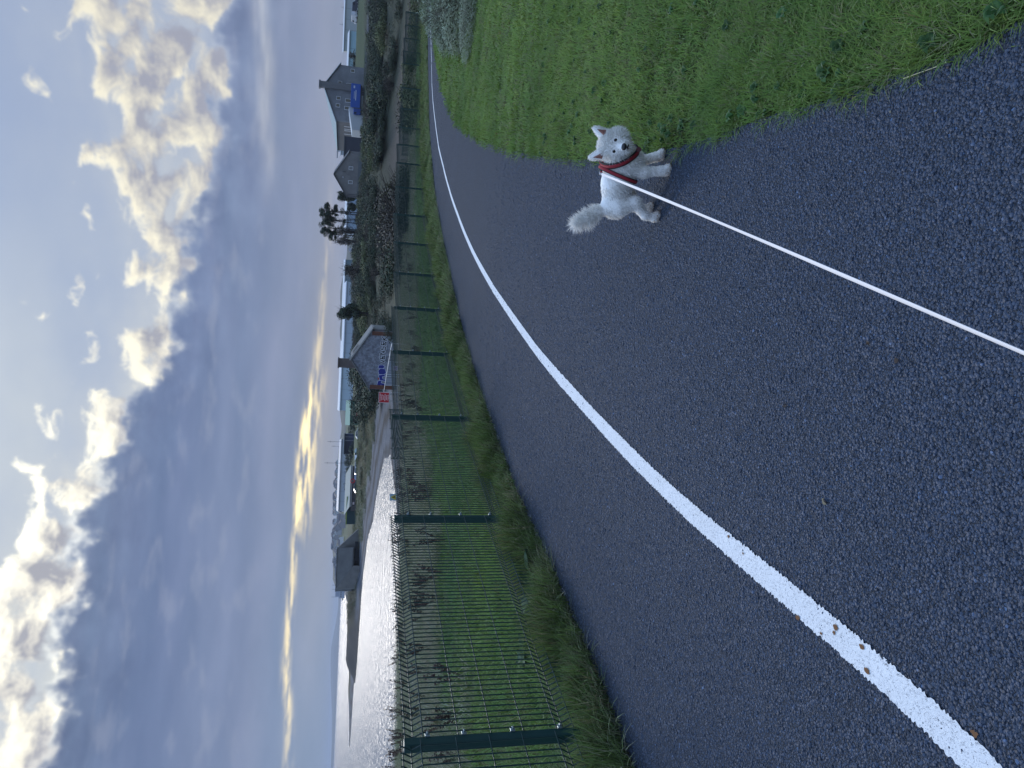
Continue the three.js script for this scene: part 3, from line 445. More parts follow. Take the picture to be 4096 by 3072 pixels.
{   // long verge grass between path and fence, and meadow beyond the fence
  const vg = [0, 1, 2].map((v) => bladeClump(13, 0.15, 0.06, 0.0062, 1.15, 400 + v, 4)), mats = [[], [], []], cols = [[], [], []]; seed(410);
  for (let i = 0; i < 120000; i++) {
    const u = Math.pow(rnd(), 1.7) * (LINE.length - 6) + 1.0, k = Math.floor(u), f = u - k; if (k >= LINE.length - 1) continue; const A = LINE[k], Bp = LINE[k + 1], L = Math.hypot(Bp[0] - A[0], Bp[2] - A[2]), off = rr(-0.45, 1.6), x = lerp(A[0], Bp[0], f) - (Bp[2] - A[2]) / L * off, z = lerp(A[2], Bp[2], f) + (Bp[0] - A[0]) / L * off;
    if (inPath(x, z) || z > -2) continue; const gap = edgeGap(leftLine, x, z), d = Math.hypot(x, z); if (gap < 0.015 || rnd() > clamp(1.1 - d / 55, 0.25)) continue;
    const lump = 0.6 + 0.9 * sstep(-0.35, 0.45, fbm(x * 1.1, z * 1.1, 3)), v = Math.floor(rnd() * 3), big = d > 14 ? 1.35 : 1;
    mats[v].push(place(x, land(x, z) - 0.02, z, rr(0.8, 1.2) * big, rr(0.7, 1.25) * lump * (gap < 0.12 ? 0.6 : 1) * lerp(1, 1.9, sstep(0.5, 0.15, Math.abs(off - 0.1))), 0.3));
    const q = rnd(); cols[v].push(q < 0.15 ? tint(0.30, 0.28, 0.15, 0.25) : q < 0.24 ? tint(0.08, 0.075, 0.045, 0.3) : tint(lerp(0.105, 0.165, q), lerp(0.180, 0.235, q), 0.058, 0.4));
  }
  vg.forEach((g, v) => stuffMesh('verge_grass', g, leafMat(), mats[v], cols[v], 'long tangled grass along the foot of the green fence', 'grass'));

  const mg = [0, 1, 2].map((v) => bladeClump(16, 0.16, 0.16, 0.010, 1.0, 430 + v)), m2 = [[], [], []], c2 = [[], [], []], dg = [0, 1, 2].map((v) => bladeClump(22, 0.42, 0.24, 0.008, 0.95, 450 + v, 4)), m3 = [[], [], []], c3 = [[], [], []]; seed(470);
  for (let i = 0; i < 190000; i++) {
    const d = Math.sqrt(lerp(9, 62 * 62, Math.pow(rnd(), 1.75))), a = lerp(-40, 34, rnd()), [x, z] = polar(a, d), [, t] = along(x, z); if (t > -0.2 || t < -26) continue; if (d > 30 && rnd() < 0.3) continue;
    const n = fbm(x * 0.3, z * 0.3, 4), v = Math.floor(rnd() * 3), dead = sstep(3.6, 6.0, -t + n * 3.0);
    if (rnd() > dead) { if (rnd() < 0.25) continue; m2[v].push(place(x, land(x, z) - 0.02, z, rr(0.8, 1.3) * (d > 18 ? 1.4 : 1), rr(0.5, 1.4), 0.25)); const q = clamp(0.5 + n); c2[v].push(rnd() < 0.12 ? tint(0.15, 0.16, 0.07, 0.2) : tint(lerp(0.100, 0.170, q), lerp(0.190, 0.265, q), 0.056, 0.3)); }
    else { m3[v].push(place(x, land(x, z) - 0.03, z, rr(0.8, 1.3), rr(0.45, 1.15) * (0.75 + 0.5 * n), 0.35)); const q = rnd(); c3[v].push(q < 0.42 ? tint(0.13, 0.18, 0.07, 0.3) : q < 0.45 ? tint(0.12, 0.08, 0.06, 0.3) : tint(0.34, 0.32, 0.23, 0.3)); }
  }
  { const m4 = [[], [], []], c4 = [[], [], []]; seed(476); for (let i = 0; i < 13000; i++) { const [x, z] = polar(lerp(-23, 1.5, rnd()), lerp(95, 268, rnd())), D = shoreDistance(x, z), n = fbm(x * 0.06, z * 0.06, 3); if (D > 62 || (D < 13 + n * 8 && (D < 3 || land(x, z) < -3.3))) continue; const v = i % 3; m4[v].push(place(x, land(x, z) - 0.05, z, rr(2.0, 4.2), rr(1.2, 2.4), 0.2)); c4[v].push(rnd() < 0.4 + n ? tint(0.17, 0.14, 0.065, 0.3) : tint(0.08, 0.105, 0.042, 0.35)); } dg.forEach((g, v) => stuffMesh('tussock_grass', g, leafMat(0.9), m4[v], c4[v], 'olive and brown tussocks along the top of the far beach', 'grass')); }
  mg.forEach((g, v) => stuffMesh('meadow_grass', g, leafMat(), m2[v], c2[v], 'green meadow grass behind the mesh fence', 'grass'));
  dg.forEach((g, v) => stuffMesh('dead_grass', g, leafMat(0.9), m3[v], c3[v], 'tall bleached dead grass on the bank above the cove', 'grass'));

  // rusty dock stalks standing in the dead grass
  const stalk = (() => { seed(480); const gs = []; for (let b = 0; b < 4; b++) { const a = rnd() * 6.28, top = V3(Math.cos(a) * rr(0.03, 0.14), rr(0.5, 0.8), Math.sin(a) * rr(0.03, 0.14)); gs.push(rod(V3(0, 0, 0), top, 0.005, 0.002, 4)); for (let i = 0; i < 26; i++) { const t = rr(0.45, 1), s = new THREE.TetrahedronGeometry(rr(0.008, 0.018)); s.scale(1, 1.7, 1); s.rotateY(rnd() * 6); s.translate(top.x * t + rr(-0.02, 0.02), top.y * t, top.z * t + rr(-0.02, 0.02)); gs.push(s); } } return mergeGeometries(gs.map((g) => { const q = g.index ? g.toNonIndexed() : g; q.deleteAttribute('uv'); return q; })); })();
  const sm = [], sc = []; seed(490);
  for (let i = 0; i < 460; i++) { const d = Math.sqrt(lerp(40, 1500, Math.pow(rnd(), 1.5))), [x, z] = polar(lerp(-34, 14, rnd()), d), [, t] = along(x, z); if (t > -3.2 || t < -17) continue; if (fbm(x * 0.5 + 4, z * 0.5, 3) < -0.08) continue; sm.push(place(x, land(x, z), z, rr(0.9, 1.5), rr(0.55, 0.95), 0.25)); sc.push(tint(0.11, 0.07, 0.06, 0.4)); }
  stuffMesh('dock_stalks', stalk, leafMat(0.9), sm, sc, 'dark red brown dock seed stalks in the dead grass', 'weeds');
}
{   // pale grit washed to the path's edge, and a few dry leaves
  const g = new THREE.IcosahedronGeometry(1, 0); g.scale(1, 0.7, 1); const mats = [], cols = []; seed(560);
  for (let i = 0; i < 9000; i++) { const k = Math.floor(Math.pow(rnd(), 0.7) * 258), l = leftLine[k], x = l.x + rr(-0.10, 0.06), z = l.y + rr(-0.08, 0.08), d = Math.hypot(x, z); if (z > -2.5 || d > 24 || fbm(x * 0.9, z * 0.9, 3) < -0.05) continue; const r = rr(0.0025, 0.006) * (1 + d * 0.05); mats.push(place(x, land(x, z) + 0.004 + r * 0.3, z, r, r, 0.5)); cols.push(tint(0.20, 0.215, 0.24, 0.4)); }
  for (let i = 0; i < 1200; i++) { const k = Math.floor(rnd() * 258), l = rightLine[k], x = l.x + rr(-0.16, 0.03), z = l.y + rr(-0.08, 0.08), d = Math.hypot(x, z); if (z > -0.8 || d > 16) continue; const r = rr(0.002, 0.005); mats.push(place(x, land(x, z) + 0.005 + r * 0.3, z, r, r, 0.5)); cols.push(tint(0.16, 0.14, 0.11, 0.4)); }
  stuffMesh('edge_grit', g, new THREE.MeshStandardMaterial({ color: 0xffffff, roughness: 0.9 }), mats, cols, 'pale grit lying along the edges of the path', 'grit');
  const leafy = (px, py, s, lab, c) => { const p = gp(px, py), t = thing('dry_leaf', lab, 'leaf', p.x, land(p.x, p.z) + 0.007, p.z, rr(0, 6)); const n = 8, pos = [0, 0.004, 0], idx = []; for (let i = 0; i < n; i++) { const a = i / n * 6.283, r = s * rr(0.55, 1.1); pos.push(Math.cos(a) * r * 1.3, rr(0.0, 0.012), Math.sin(a) * r); idx.push(0, 1 + i, 1 + (i + 1) % n); } const q = new THREE.BufferGeometry(); q.setAttribute('position', new THREE.Float32BufferAttribute(pos, 3)); q.setIndex(idx); q.computeVertexNormals(); part('blade', q, std(...c, 0.9), t); };
  seed(570); leafy(3595, 1445, 0.012, 'crumpled dark brown leaf on the asphalt beside the lead', [0.030, 0.020, 0.016]); leafy(3480, 1372, 0.007, 'small brown leaf scrap on the asphalt under the lead', [0.06, 0.035, 0.02]); leafy(3150, 1625, 0.010, 'tiny dark leaf scrap lying midway between lead and white line', [0.03, 0.022, 0.018]); leafy(3305, 2005, 0.011, 'tiny pale twig scrap near the white line', [0.16, 0.14, 0.09]);
}
{   // large dock leaves at the fence foot
  const dock = (x, z, s, lab) => { const g = thing('dock_plant', lab, 'plant', x, land(x, z), z, rr(0, 6)); const mat = std(0.035, 0.080, 0.040, 0.85); seed(Math.round(x * 100) + 900);
    for (let b = 0; b < 5; b++) { const n = 7, pos = [], idx = [], L = rr(0.16, 0.26) * s, w = L * 0.24; for (let i = 0; i <= n; i++) { const t = i / n, ww = w * Math.sin(Math.PI * Math.min(1, t * 0.92 + 0.08)), y = L * (0.75 * t - 0.42 * t * t); pos.push(t * L * 0.85, y + 0.02, -ww, t * L * 0.85, y, 0, t * L * 0.85, y + 0.02 + 0.01 * Math.sin(i * 2), ww); if (i) { const k = (i - 1) * 3; idx.push(k, k + 1, k + 3, k + 1, k + 4, k + 3, k + 1, k + 2, k + 4, k + 2, k + 5, k + 4); } } const gg = new THREE.BufferGeometry(); gg.setAttribute('position', new THREE.Float32BufferAttribute(pos, 3)); gg.setIndex(idx); gg.computeVertexNormals(); const m = part('leaf', gg, mat, g); m.rotation.y = b * 1.35 + rr(-0.3, 0.3); } };
  seed(501); const p1 = gp(2160, 2335), p2 = gp(2130, 2500), p3 = gp(2290, 2640); dock(p1.x, p1.z, 1.5, 'big drooping dock leaves at the foot of the green fence'); dock(p2.x - 0.2, p2.z, 1.2, 'grey green dock leaves just behind the mesh fence'); dock(p3.x, p3.z, 0.7, 'small dark leafy dock on the ragged verge by the asphalt');
  const straw = thing('dry_straw', 'single pale dry straw lying on the asphalt by the lawn', 'straw', ...((p) => [p.x, land(p.x, p.z), p.z])(gp(3700, 285))); const a = gp(3628, 316), b = gp(3760, 268); part('stem', rod(V3(a.x - straw.position.x, 0.010, a.z - straw.position.z), V3(b.x - straw.position.x, 0.012, b.z - straw.position.z), 0.0017, 0.0012, 5), std(0.55, 0.52, 0.36, 0.7), straw);
}
// ------------------------------------------------------------------ the white terrier
{
  const DX = 1.105, DZ = -3.717, DY = land(DX, DZ) + 0.003;
  const dog = thing('dog', 'small white terrier in a red harness standing on the asphalt, head turned back', 'dog', DX, DY, DZ, -25.9 * Math.PI / 180);
  const Hc = V3(0.200, 0.336, 0.040);
  const h = (lat, up, fw) => V3(Hc.x + lat * 0.99 + fw * 0.12, Hc.y + up, Hc.z + fw * 0.99 - lat * 0.12);   // head frame: lateral, up, forward
  const bones = [];      // a, b, ra, rb, region, smoothness
  const bone = (a, b, ra, rb, reg, k = 0.035) => bones.push({ a, b, ra, rb, reg, k });
  bone(V3(-0.104, 0.256, 0), V3(0.01, 0.266, 0), 0.068, 0.070, 'body'); bone(V3(0.01, 0.268, 0), V3(0.105, 0.258, 0), 0.076, 0.090, 'body'); bone(V3(0.105, 0.256, 0), V3(0.130, 0.218, 0), 0.084, 0.062, 'chest');
  bone(V3(0.120, 0.275, 0.005), V3(0.178, 0.318, 0.026), 0.072, 0.062, 'chest');
  bone(h(0, 0.002, -0.004), h(0, 0.010, 0.012), 0.066, 0.062, 'head'); bone(h(0.042, -0.022, 0.014), h(-0.042, -0.022, 0.014), 0.036, 0.036, 'head'); bone(h(0, -0.016, 0.045), h(0, -0.028, 0.088), 0.038, 0.026, 'muzzle', 0.025); bone(h(0, -0.052, 0.04), h(0, -0.05, 0.072), 0.028, 0.020, 'muzzle', 0.025);
  for (const s of [-1, 1]) { bone(h(s * 0.046, 0.048, -0.004), h(s * 0.071, 0.112, -0.008), 0.031, 0.010, 'ear', 0.016); bone(h(s * 0.032, 0.050, -0.004), h(s * 0.066, 0.090, -0.008), 0.020, 0.016, 'ear', 0.012); }
  const leg = (pts, reg) => { for (let i = 0; i < pts.length - 1; i++) bone(V3(...pts[i].slice(0, 3)), V3(...pts[i + 1].slice(0, 3)), pts[i][3], pts[i + 1][3], reg, i ? 0.018 : 0.03); };
  leg([[0.095, 0.225, 0.046, 0.046], [0.088, 0.150, 0.058, 0.029], [0.104, 0.056, 0.061, 0.020], [0.108, 0.026, 0.062, 0.021], [0.126, 0.018, 0.064, 0.018]], 'leg');
  leg([[0.115, 0.225, -0.042, 0.044], [0.124, 0.145, -0.056, 0.028], [0.156, 0.056, -0.064, 0.020], [0.166, 0.026, -0.064, 0.021], [0.186, 0.018, -0.062, 0.018]], 'leg');
  leg([[-0.106, 0.235, 0.036, 0.053], [-0.078, 0.162, 0.054, 0.035], [-0.138, 0.092, 0.058, 0.020], [-0.148, 0.032, 0.057, 0.018], [-0.130, 0.018, 0.057, 0.017]], 'leg');
  leg([[-0.098, 0.235, -0.036, 0.051], [-0.062, 0.160, -0.052, 0.033], [-0.118, 0.092, -0.060, 0.020], [-0.124, 0.032, -0.060, 0.018], [-0.106, 0.018, -0.060, 0.017]], 'leg');
  leg([[-0.138, 0.298, 0, 0.032], [-0.168, 0.345, 0, 0.022], [-0.204, 0.400, 0.002, 0.021], [-0.236, 0.458, 0.004, 0.012]], 'tail');
  const tmp = V3(0, 0, 0), ab = V3(0, 0, 0);
  const capsule = (p, q) => { ab.subVectors(q.b, q.a); tmp.subVectors(p, q.a); const t = clamp(tmp.dot(ab) / ab.lengthSq()); return tmp.addScaledVector(ab, -t).length() - lerp(q.ra, q.rb, t); };
  const sdf = (p) => { let d = 1e3; for (const q of bones) { const e = capsule(p, q), k = q.k, m = Math.max(k - Math.abs(d - e), 0) / k; d = Math.min(d, e) - m * m * k * 0.25; } return d; };
  const regionAt = (p) => { let d = 1e3, r = 'body'; for (const q of bones) { const e = capsule(p, q); if (e < d) { d = e; r = q.reg; } } return r; };
  const grad = (p) => { const e = 0.003; return V3(sdf(V3(p.x + e, p.y, p.z)) - sdf(V3(p.x - e, p.y, p.z)), sdf(V3(p.x, p.y + e, p.z)) - sdf(V3(p.x, p.y - e, p.z)), sdf(V3(p.x, p.y, p.z + e)) - sdf(V3(p.x, p.y, p.z - e))).normalize(); };
  const res = 112, half = 0.33, ctr = V3(0.01, 0.245, 0.03), mc = new MarchingCubes(res, new THREE.MeshStandardMaterial(), false, false, 120000); mc.isolation = 0;
  { const p = V3(0, 0, 0); for (let k = 0; k < res; k++) for (let j = 0; j < res; j++) for (let i = 0; i < res; i++) { p.set(ctr.x + (i - res / 2) / (res / 2) * half, ctr.y + (j - res / 2) / (res / 2) * half, ctr.z + (k - res / 2) / (res / 2) * half); mc.field[i + j * res + k * res * res] = -sdf(p); } }
  mc.update();
  const n = mc.count, pos = new Float32Array(n * 3), nor = new Float32Array(n * 3), skin = [];
  for (let i = 0; i < n; i++) { pos[i * 3] = mc.positionArray[i * 3] * half + ctr.x; pos[i * 3 + 1] = mc.positionArray[i * 3 + 1] * half + ctr.y; pos[i * 3 + 2] = mc.positionArray[i * 3 + 2] * half + ctr.z; nor[i * 3] = mc.normalArray[i * 3]; nor[i * 3 + 1] = mc.normalArray[i * 3 + 1]; nor[i * 3 + 2] = mc.normalArray[i * 3 + 2]; }
  const bg = new THREE.BufferGeometry(); bg.setAttribute('position', new THREE.BufferAttribute(pos, 3)); bg.setAttribute('normal', new THREE.BufferAttribute(nor, 3));
  const coat = std(0.90, 0.88, 0.84, 0.9), body = part('body', bg, coat, dog);

  // face
  const eyes = [h(-0.027, 0.014, 0.070), h(0.027, 0.014, 0.070)], nose = h(0, -0.020, 0.118), eyeMat = std(0.012, 0.008, 0.006, 0.12);
  for (const e of eyes) { const g = new THREE.SphereGeometry(0.0095, 14, 10); g.scale(1, 0.95, 0.8); const m = part('eye', g, eyeMat, dog); m.position.copy(e); }
  { const g = new THREE.SphereGeometry(0.0165, 16, 12), a = g.attributes.position; for (let i = 0; i < a.count; i++) { const y = a.getY(i); a.setX(i, a.getX(i) * (1.1 + y * 14)); a.setY(i, y * 0.82); } g.computeVertexNormals(); const m = part('nose', g, std(0.010, 0.009, 0.010, 0.35), dog); m.position.copy(nose); }
  { const c = new THREE.CatmullRomCurve3([h(-0.020, -0.050, 0.088), h(-0.008, -0.045, 0.107), h(0, -0.040, 0.112), h(0.008, -0.045, 0.107), h(0.020, -0.050, 0.088)]); part('mouth', new THREE.TubeGeometry(c, 20, 0.0042, 6), std(0.022, 0.014, 0.014, 0.5), dog); }
  for (const s of [-1, 1]) { const P = [h(s * 0.036, 0.054, 0.029), h(s * 0.072, 0.058, 0.025), h(s * 0.0705, 0.104, 0.012), h(s * 0.058, 0.076, 0.028)], g = new THREE.BufferGeometry(); g.setAttribute('position', new THREE.Float32BufferAttribute([P[0], P[1], P[3], P[1], P[2], P[3], P[2], P[0], P[3]].flatMap((v) => [v.x, v.y, v.z]), 3)); g.computeVertexNormals(); part('inner_ear', g, std(0.24, 0.105, 0.080, 0.8), dog); }

  // harness bands lie on the coat: a plane cut through the body, pushed out of the fur
  const ring = (c, axis, lift, width, steps = 72) => {
    const ax = axis.clone().normalize(), u = V3(0, 0, 1).cross(ax).normalize(), v = ax.clone().cross(u), pts = [];
    for (let i = 0; i <= steps; i++) { const a = i / steps * Math.PI * 2, d = u.clone().multiplyScalar(Math.cos(a)).addScaledVector(v, Math.sin(a)); let t = 0.02; for (let k = 0; k < 60; k++) { const e = sdf(c.clone().addScaledVector(d, t)) - lift; if (Math.abs(e) < 0.0006) break; t += -e * 0.7; if (t < 0.01) t = 0.01; if (t > 0.2) { t = 0.2; break; } } pts.push([c.clone().addScaledVector(d, t), d.clone(), t]); }
    for (let pass = 0; pass < 3; pass++) for (let i = 0; i < steps; i++) { const t = (pts[(i + steps - 1) % steps][2] + 2 * pts[i][2] + pts[(i + 1) % steps][2]) / 4; pts[i][2] = t; pts[i][0] = c.clone().addScaledVector(pts[i][1], t); } pts[steps] = pts[0];
    const pp = [], id = []; pts.forEach(([p, d], i) => { for (const [w, o] of [[-width / 2, -0.004], [-width / 2, 0.0015], [width / 2, 0.0015], [width / 2, -0.004]]) { const q = p.clone().addScaledVector(ax, w).addScaledVector(d, o); pp.push(q.x, q.y, q.z); } if (i) for (let k = 0; k < 3; k++) { const b = (i - 1) * 4 + k; id.push(b, b + 1, b + 4, b + 1, b + 5, b + 4); } });
    const g = new THREE.BufferGeometry(); g.setAttribute('position', new THREE.Float32BufferAttribute(pp, 3)); g.setIndex(id); g.computeVertexNormals(); return g;
  };
  const loops = [[V3(0.150, 0.272, 0.012), V3(0.86, 0.50, 0.12)], [V3(0.050, 0.250, 0), V3(1, -0.25, 0)]];
  const black = std(0.012, 0.012, 0.016, 0.75), red = std(0.30, 0.018, 0.028, 0.75), harness = new THREE.Group(); harness.name = 'harness'; harness.userData.label = 'red and black webbing harness'; dog.add(harness);
  loops.forEach(([c, a], i) => { part('black_webbing', ring(c, a, i ? 0.017 : 0.013, i ? 0.022 : 0.030), black, harness); part('red_webbing', ring(c, a, i ? 0.0195 : 0.0155, i ? 0.014 : 0.016), red, harness); });
  part('red_webbing', rbox(0.075, 0.005, 0.020, 0.082, 0.362, 0.006, 0.002), red, harness);
  part('buckle', rbox(0.034, 0.008, 0.026, 0.080, 0.367, 0.008, 0.003), black, harness);
  { const t = new THREE.TorusGeometry(0.011, 0.0022, 8, 18); const m = part('lead_ring', t, std(0.6, 0.6, 0.62, 0.25, { metalness: 0.9 }), harness); m.position.set(0.052, 0.366, 0.018); m.rotation.set(0.5, 0.6, 0); }
  { const m = part('name_tag', new THREE.CylinderGeometry(0.014, 0.014, 0.003, 16), std(0.09, 0.015, 0.02, 0.5), harness); m.position.set(0.200, 0.205, 0.075); m.rotation.set(1.2, 0, 0.3); }

  // fur
  seed(616); const tri = n / 3, area = new Float32Array(tri); let sum = 0; const A = V3(0, 0, 0), B = V3(0, 0, 0), C = V3(0, 0, 0);
  for (let i = 0; i < tri; i++) { A.fromArray(pos, i * 9); B.fromArray(pos, i * 9 + 3); C.fromArray(pos, i * 9 + 6); sum += B.clone().sub(A).cross(C.clone().sub(A)).length() / 2; area[i] = sum; }
  const fp = [], fi = [], fc = [], fn = [], tailDir = V3(-0.5, 0.86, 0);
  for (let s = 0; s < 46000; s++) {
    const r = rnd() * sum; let lo = 0, hi = tri - 1; while (lo < hi) { const m = (lo + hi) >> 1; if (area[m] < r) lo = m + 1; else hi = m; }
    A.fromArray(pos, lo * 9); B.fromArray(pos, lo * 9 + 3); C.fromArray(pos, lo * 9 + 6); let u = rnd(), v = rnd(); if (u + v > 1) { u = 1 - u; v = 1 - v; } const p = A.clone().multiplyScalar(1 - u - v).addScaledVector(B, u).addScaledVector(C, v);
    const reg = regionAt(p), N = grad(p); let len, flow, stand, w = 0.0026, c = [0.94, 0.93, 0.90];
    if (eyes.some((e) => e.distanceTo(p) < 0.014) || nose.distanceTo(p) < 0.019) continue;
    if (loops.some(([q, a]) => Math.abs(p.clone().sub(q).dot(a.clone().normalize())) < 0.013) && reg !== 'leg' && reg !== 'head' && reg !== 'muzzle' && reg !== 'ear') { if (rnd() < 0.8) continue; }
    if (reg === 'body') { len = rr(0.012, 0.026); flow = V3(-0.75, -0.62, 0); stand = 0.30; }
    else if (reg === 'chest') { len = rr(0.016, 0.030); flow = V3(-0.25, -0.9, 0.05); stand = 0.45; }
    else if (reg === 'leg') { len = rr(0.007, 0.015); flow = V3(-0.15, -0.95, 0); stand = 0.42; if (p.y < 0.04) { len *= 0.7; stand = 0.8; if (rnd() < 0.35) c = [0.55, 0.43, 0.33]; } }
    else if (reg === 'tail') { len = rr(0.028, 0.064) * sstep(0.29, 0.36, p.y); if (len < 0.008) len = 0.008; flow = tailDir; stand = 0.95; w = 0.0018; }
    else if (reg === 'ear') { len = rr(0.006, 0.014); flow = V3(p.x - Hc.x, 0.05, -0.05).normalize(); stand = 0.6; if (N.z > 0.45 && Math.abs(p.x - Hc.x) > 0.03 && p.y > Hc.y + 0.05 && rnd() < 0.75) continue; }
    else if (reg === 'muzzle') { len = rr(0.012, 0.026); flow = p.clone().sub(nose).setY(p.y - nose.y - 0.025).normalize(); stand = 0.55; if (p.y < Hc.y - 0.04 && rnd() < 0.3) c = [0.62, 0.55, 0.44]; }
    else { len = rr(0.014, 0.032); flow = p.clone().sub(nose).normalize().addScaledVector(V3(0, -0.3, 0), 1).normalize(); stand = 0.75; if (eyes.some((e) => e.distanceTo(p) < 0.03)) len *= 0.6; }
    const dir = N.clone().multiplyScalar(stand).addScaledVector(flow, 1 - stand * 0.55).add(V3(rr(-0.3, 0.3), rr(-0.3, 0.3), rr(-0.3, 0.3))).normalize(), side = dir.clone().cross(V3(rr(-1, 1), rr(-1, 1), rr(-1, 1))).normalize().multiplyScalar(w * rr(0.7, 1.3) / 2), base = p.clone().addScaledVector(N, -0.002), mid = base.clone().addScaledVector(dir, len * 0.55), tip = base.clone().addScaledVector(dir, len * 0.98).add(V3(rr(-0.003, 0.003), -len * 0.12, rr(-0.003, 0.003)));
    if (tip.y < 0.001) tip.y = 0.001;
    if (side.clone().cross(dir).dot(N) < 0) side.negate(); const sn = N.clone().multiplyScalar(0.85).add(V3(rr(-0.35, 0.35), rr(-0.35, 0.35), rr(-0.35, 0.35))).normalize();
    const k = fp.length / 3; for (const q of [base.clone().sub(side), base.clone().add(side), mid.clone().sub(side), mid.clone().add(side), tip]) fp.push(q.x, q.y, q.z); const b = 1 + rr(-0.16, 0.06); for (let q = 0; q < 5; q++) fn.push(sn.x, sn.y, sn.z); for (let q = 0; q < 5; q++) fc.push(c[0] * b, c[1] * b, c[2] * b);
    fi.push(k, k + 1, k + 2, k + 1, k + 3, k + 2, k + 2, k + 3, k + 4);
  }
  const fg = new THREE.BufferGeometry(); fg.setAttribute('position', new THREE.Float32BufferAttribute(fp, 3)); fg.setAttribute('color', new THREE.Float32BufferAttribute(fc, 3)); fg.setIndex(fi); fg.computeVertexNormals();
  const fur = part('fur', fg, new THREE.MeshPhysicalMaterial({ vertexColors: true, roughness: 0.85, transmission: 0.45, specularIntensity: 0.4, thickness: 0, side: THREE.DoubleSide }), dog); fur.userData.kind = 'stuff';
  // claws
  for (const [x, z] of [[0.150, 0.056], [0.152, 0.064], [0.150, 0.072], [0.204, -0.066], [0.206, -0.058], [0.203, -0.051], [-0.108, 0.049], [-0.106, 0.057], [-0.108, 0.065], [-0.088, -0.066], [-0.086, -0.058], [-0.088, -0.051]]) { const g = new THREE.ConeGeometry(0.0035, 0.012, 6); g.rotateZ(-1.9); g.translate(x, 0.008, z); part('claw', g, std(0.10, 0.07, 0.055, 0.5), dog); }

  // the lead: a flat white tape that turns edge-on towards the hand
  dog.updateMatrixWorld(true);
  const S = dog.localToWorld(V3(0.050, 0.368, 0.024)), exit = EYE.clone().addScaledVector(ray(4096, 1424).normalize(), 1.12), E = S.clone().lerp(exit, 1.28), lead = thing('dog_lead', 'long white webbing lead clipped to the red harness of the terrier', 'lead', S.x, S.y, S.z), steps = 90, lp = [], li = [];
  const axis = E.clone().sub(S).normalize(), wide0 = axis.clone().cross(S.clone().sub(EYE).normalize()).normalize(), flat0 = axis.clone().cross(wide0);
  for (let i = 0; i <= steps; i++) { const t = i / steps, p = S.clone().lerp(E, t); p.y -= 0.02 * Math.sin(Math.PI * t); const tw = lerp(0.15, 1.36, Math.pow(t, 0.6)) + 0.08 * Math.sin(t * 17), wv = wide0.clone().multiplyScalar(Math.cos(tw)).addScaledVector(flat0, Math.sin(tw)), fv = flat0.clone().multiplyScalar(Math.cos(tw)).addScaledVector(wide0, -Math.sin(tw)); p.sub(S); for (let k = 0; k < 10; k++) { const a = k / 10 * 6.283, q = p.clone().addScaledVector(wv, Math.cos(a) * 0.0066).addScaledVector(fv, Math.sin(a) * 0.0016); lp.push(q.x, q.y, q.z); } if (i) for (let k = 0; k < 10; k++) { const a = (i - 1) * 10 + k, b = (i - 1) * 10 + (k + 1) % 10; li.push(a, b, a + 10, b, b + 10, a + 10); } }
  const lg = new THREE.BufferGeometry(); lg.setAttribute('position', new THREE.Float32BufferAttribute(lp, 3)); lg.setIndex(li); lg.computeVertexNormals(); part('webbing', lg, std(0.80, 0.76, 0.74, 0.7), lead);
  part('snap_hook', mergeGeometries([rod(V3(-0.006, -0.012, 0), V3(0.004, 0.002, 0), 0.005, 0.004, 8), rod(V3(0.004, 0.002, 0), axis.clone().multiplyScalar(0.02), 0.004, 0.006, 8)]), std(0.55, 0.55, 0.58, 0.3, { metalness: 0.9 }), lead);
}
// ------------------------------------------------------------------ things beyond the fence
const kp = (p) => p.clone().sub(EYE).dot(FWD) / FPX;                       // metres per photo pixel at a point
const faceEye = (x, z) => Math.atan2(-x, -z);
function at(name, label, category, px, py, d, group, turn = 0) { const p = pd(px, py, d), g = thing(name, label, category, p.x, land(p.x, p.z), p.z, faceEye(p.x, p.z) + turn, group); g.userData.foot = undefined; delete g.userData.foot; return [g, kp(p), p]; }
const gable = (w, eave, ridge, depth) => prism([[-w / 2, -1], [w / 2, -1], [w / 2, eave], [0, ridge], [-w / 2, eave]], depth);
const roughTex = dataTex(512, (d, n) => { for (let i = 0; i < n * n; i++) { const x = i % n, y = Math.floor(i / n), v = clamp(0.80 + 0.30 * fbm(x * 6 / n, y * 6 / n, 5) + 0.10 * noise(x * 90 / n, y * 90 / n)); d[i * 4] = d[i * 4 + 1] = d[i * 4 + 2] = v * 255; d[i * 4 + 3] = 255; } }, false);
const render = (r, g, b, rep = 0.12) => { const m = std(r, g, b, 0.92); m.map = roughTex.clone(); m.map.repeat.set(rep, rep); m.bumpMap = m.map; m.bumpScale = 0.02; return m; };
const slate = render(0.24, 0.245, 0.24, 0.3), glass = std(0.06, 0.075, 0.085, 0.15), whiteFrame = std(0.72, 0.74, 0.76, 0.5), brickRed = render(0.19, 0.085, 0.055, 0.5), concrete = render(0.20, 0.195, 0.18, 0.08), steel = std(0.30, 0.31, 0.32, 0.5, { metalness: 0.4 });
function slab(w, L, th, pitchA, x, y, z0) { const g = new THREE.BoxGeometry(w, th, L); g.translate(w / 2, 0, 0); g.rotateZ(pitchA); g.translate(x, y, z0); return g; }
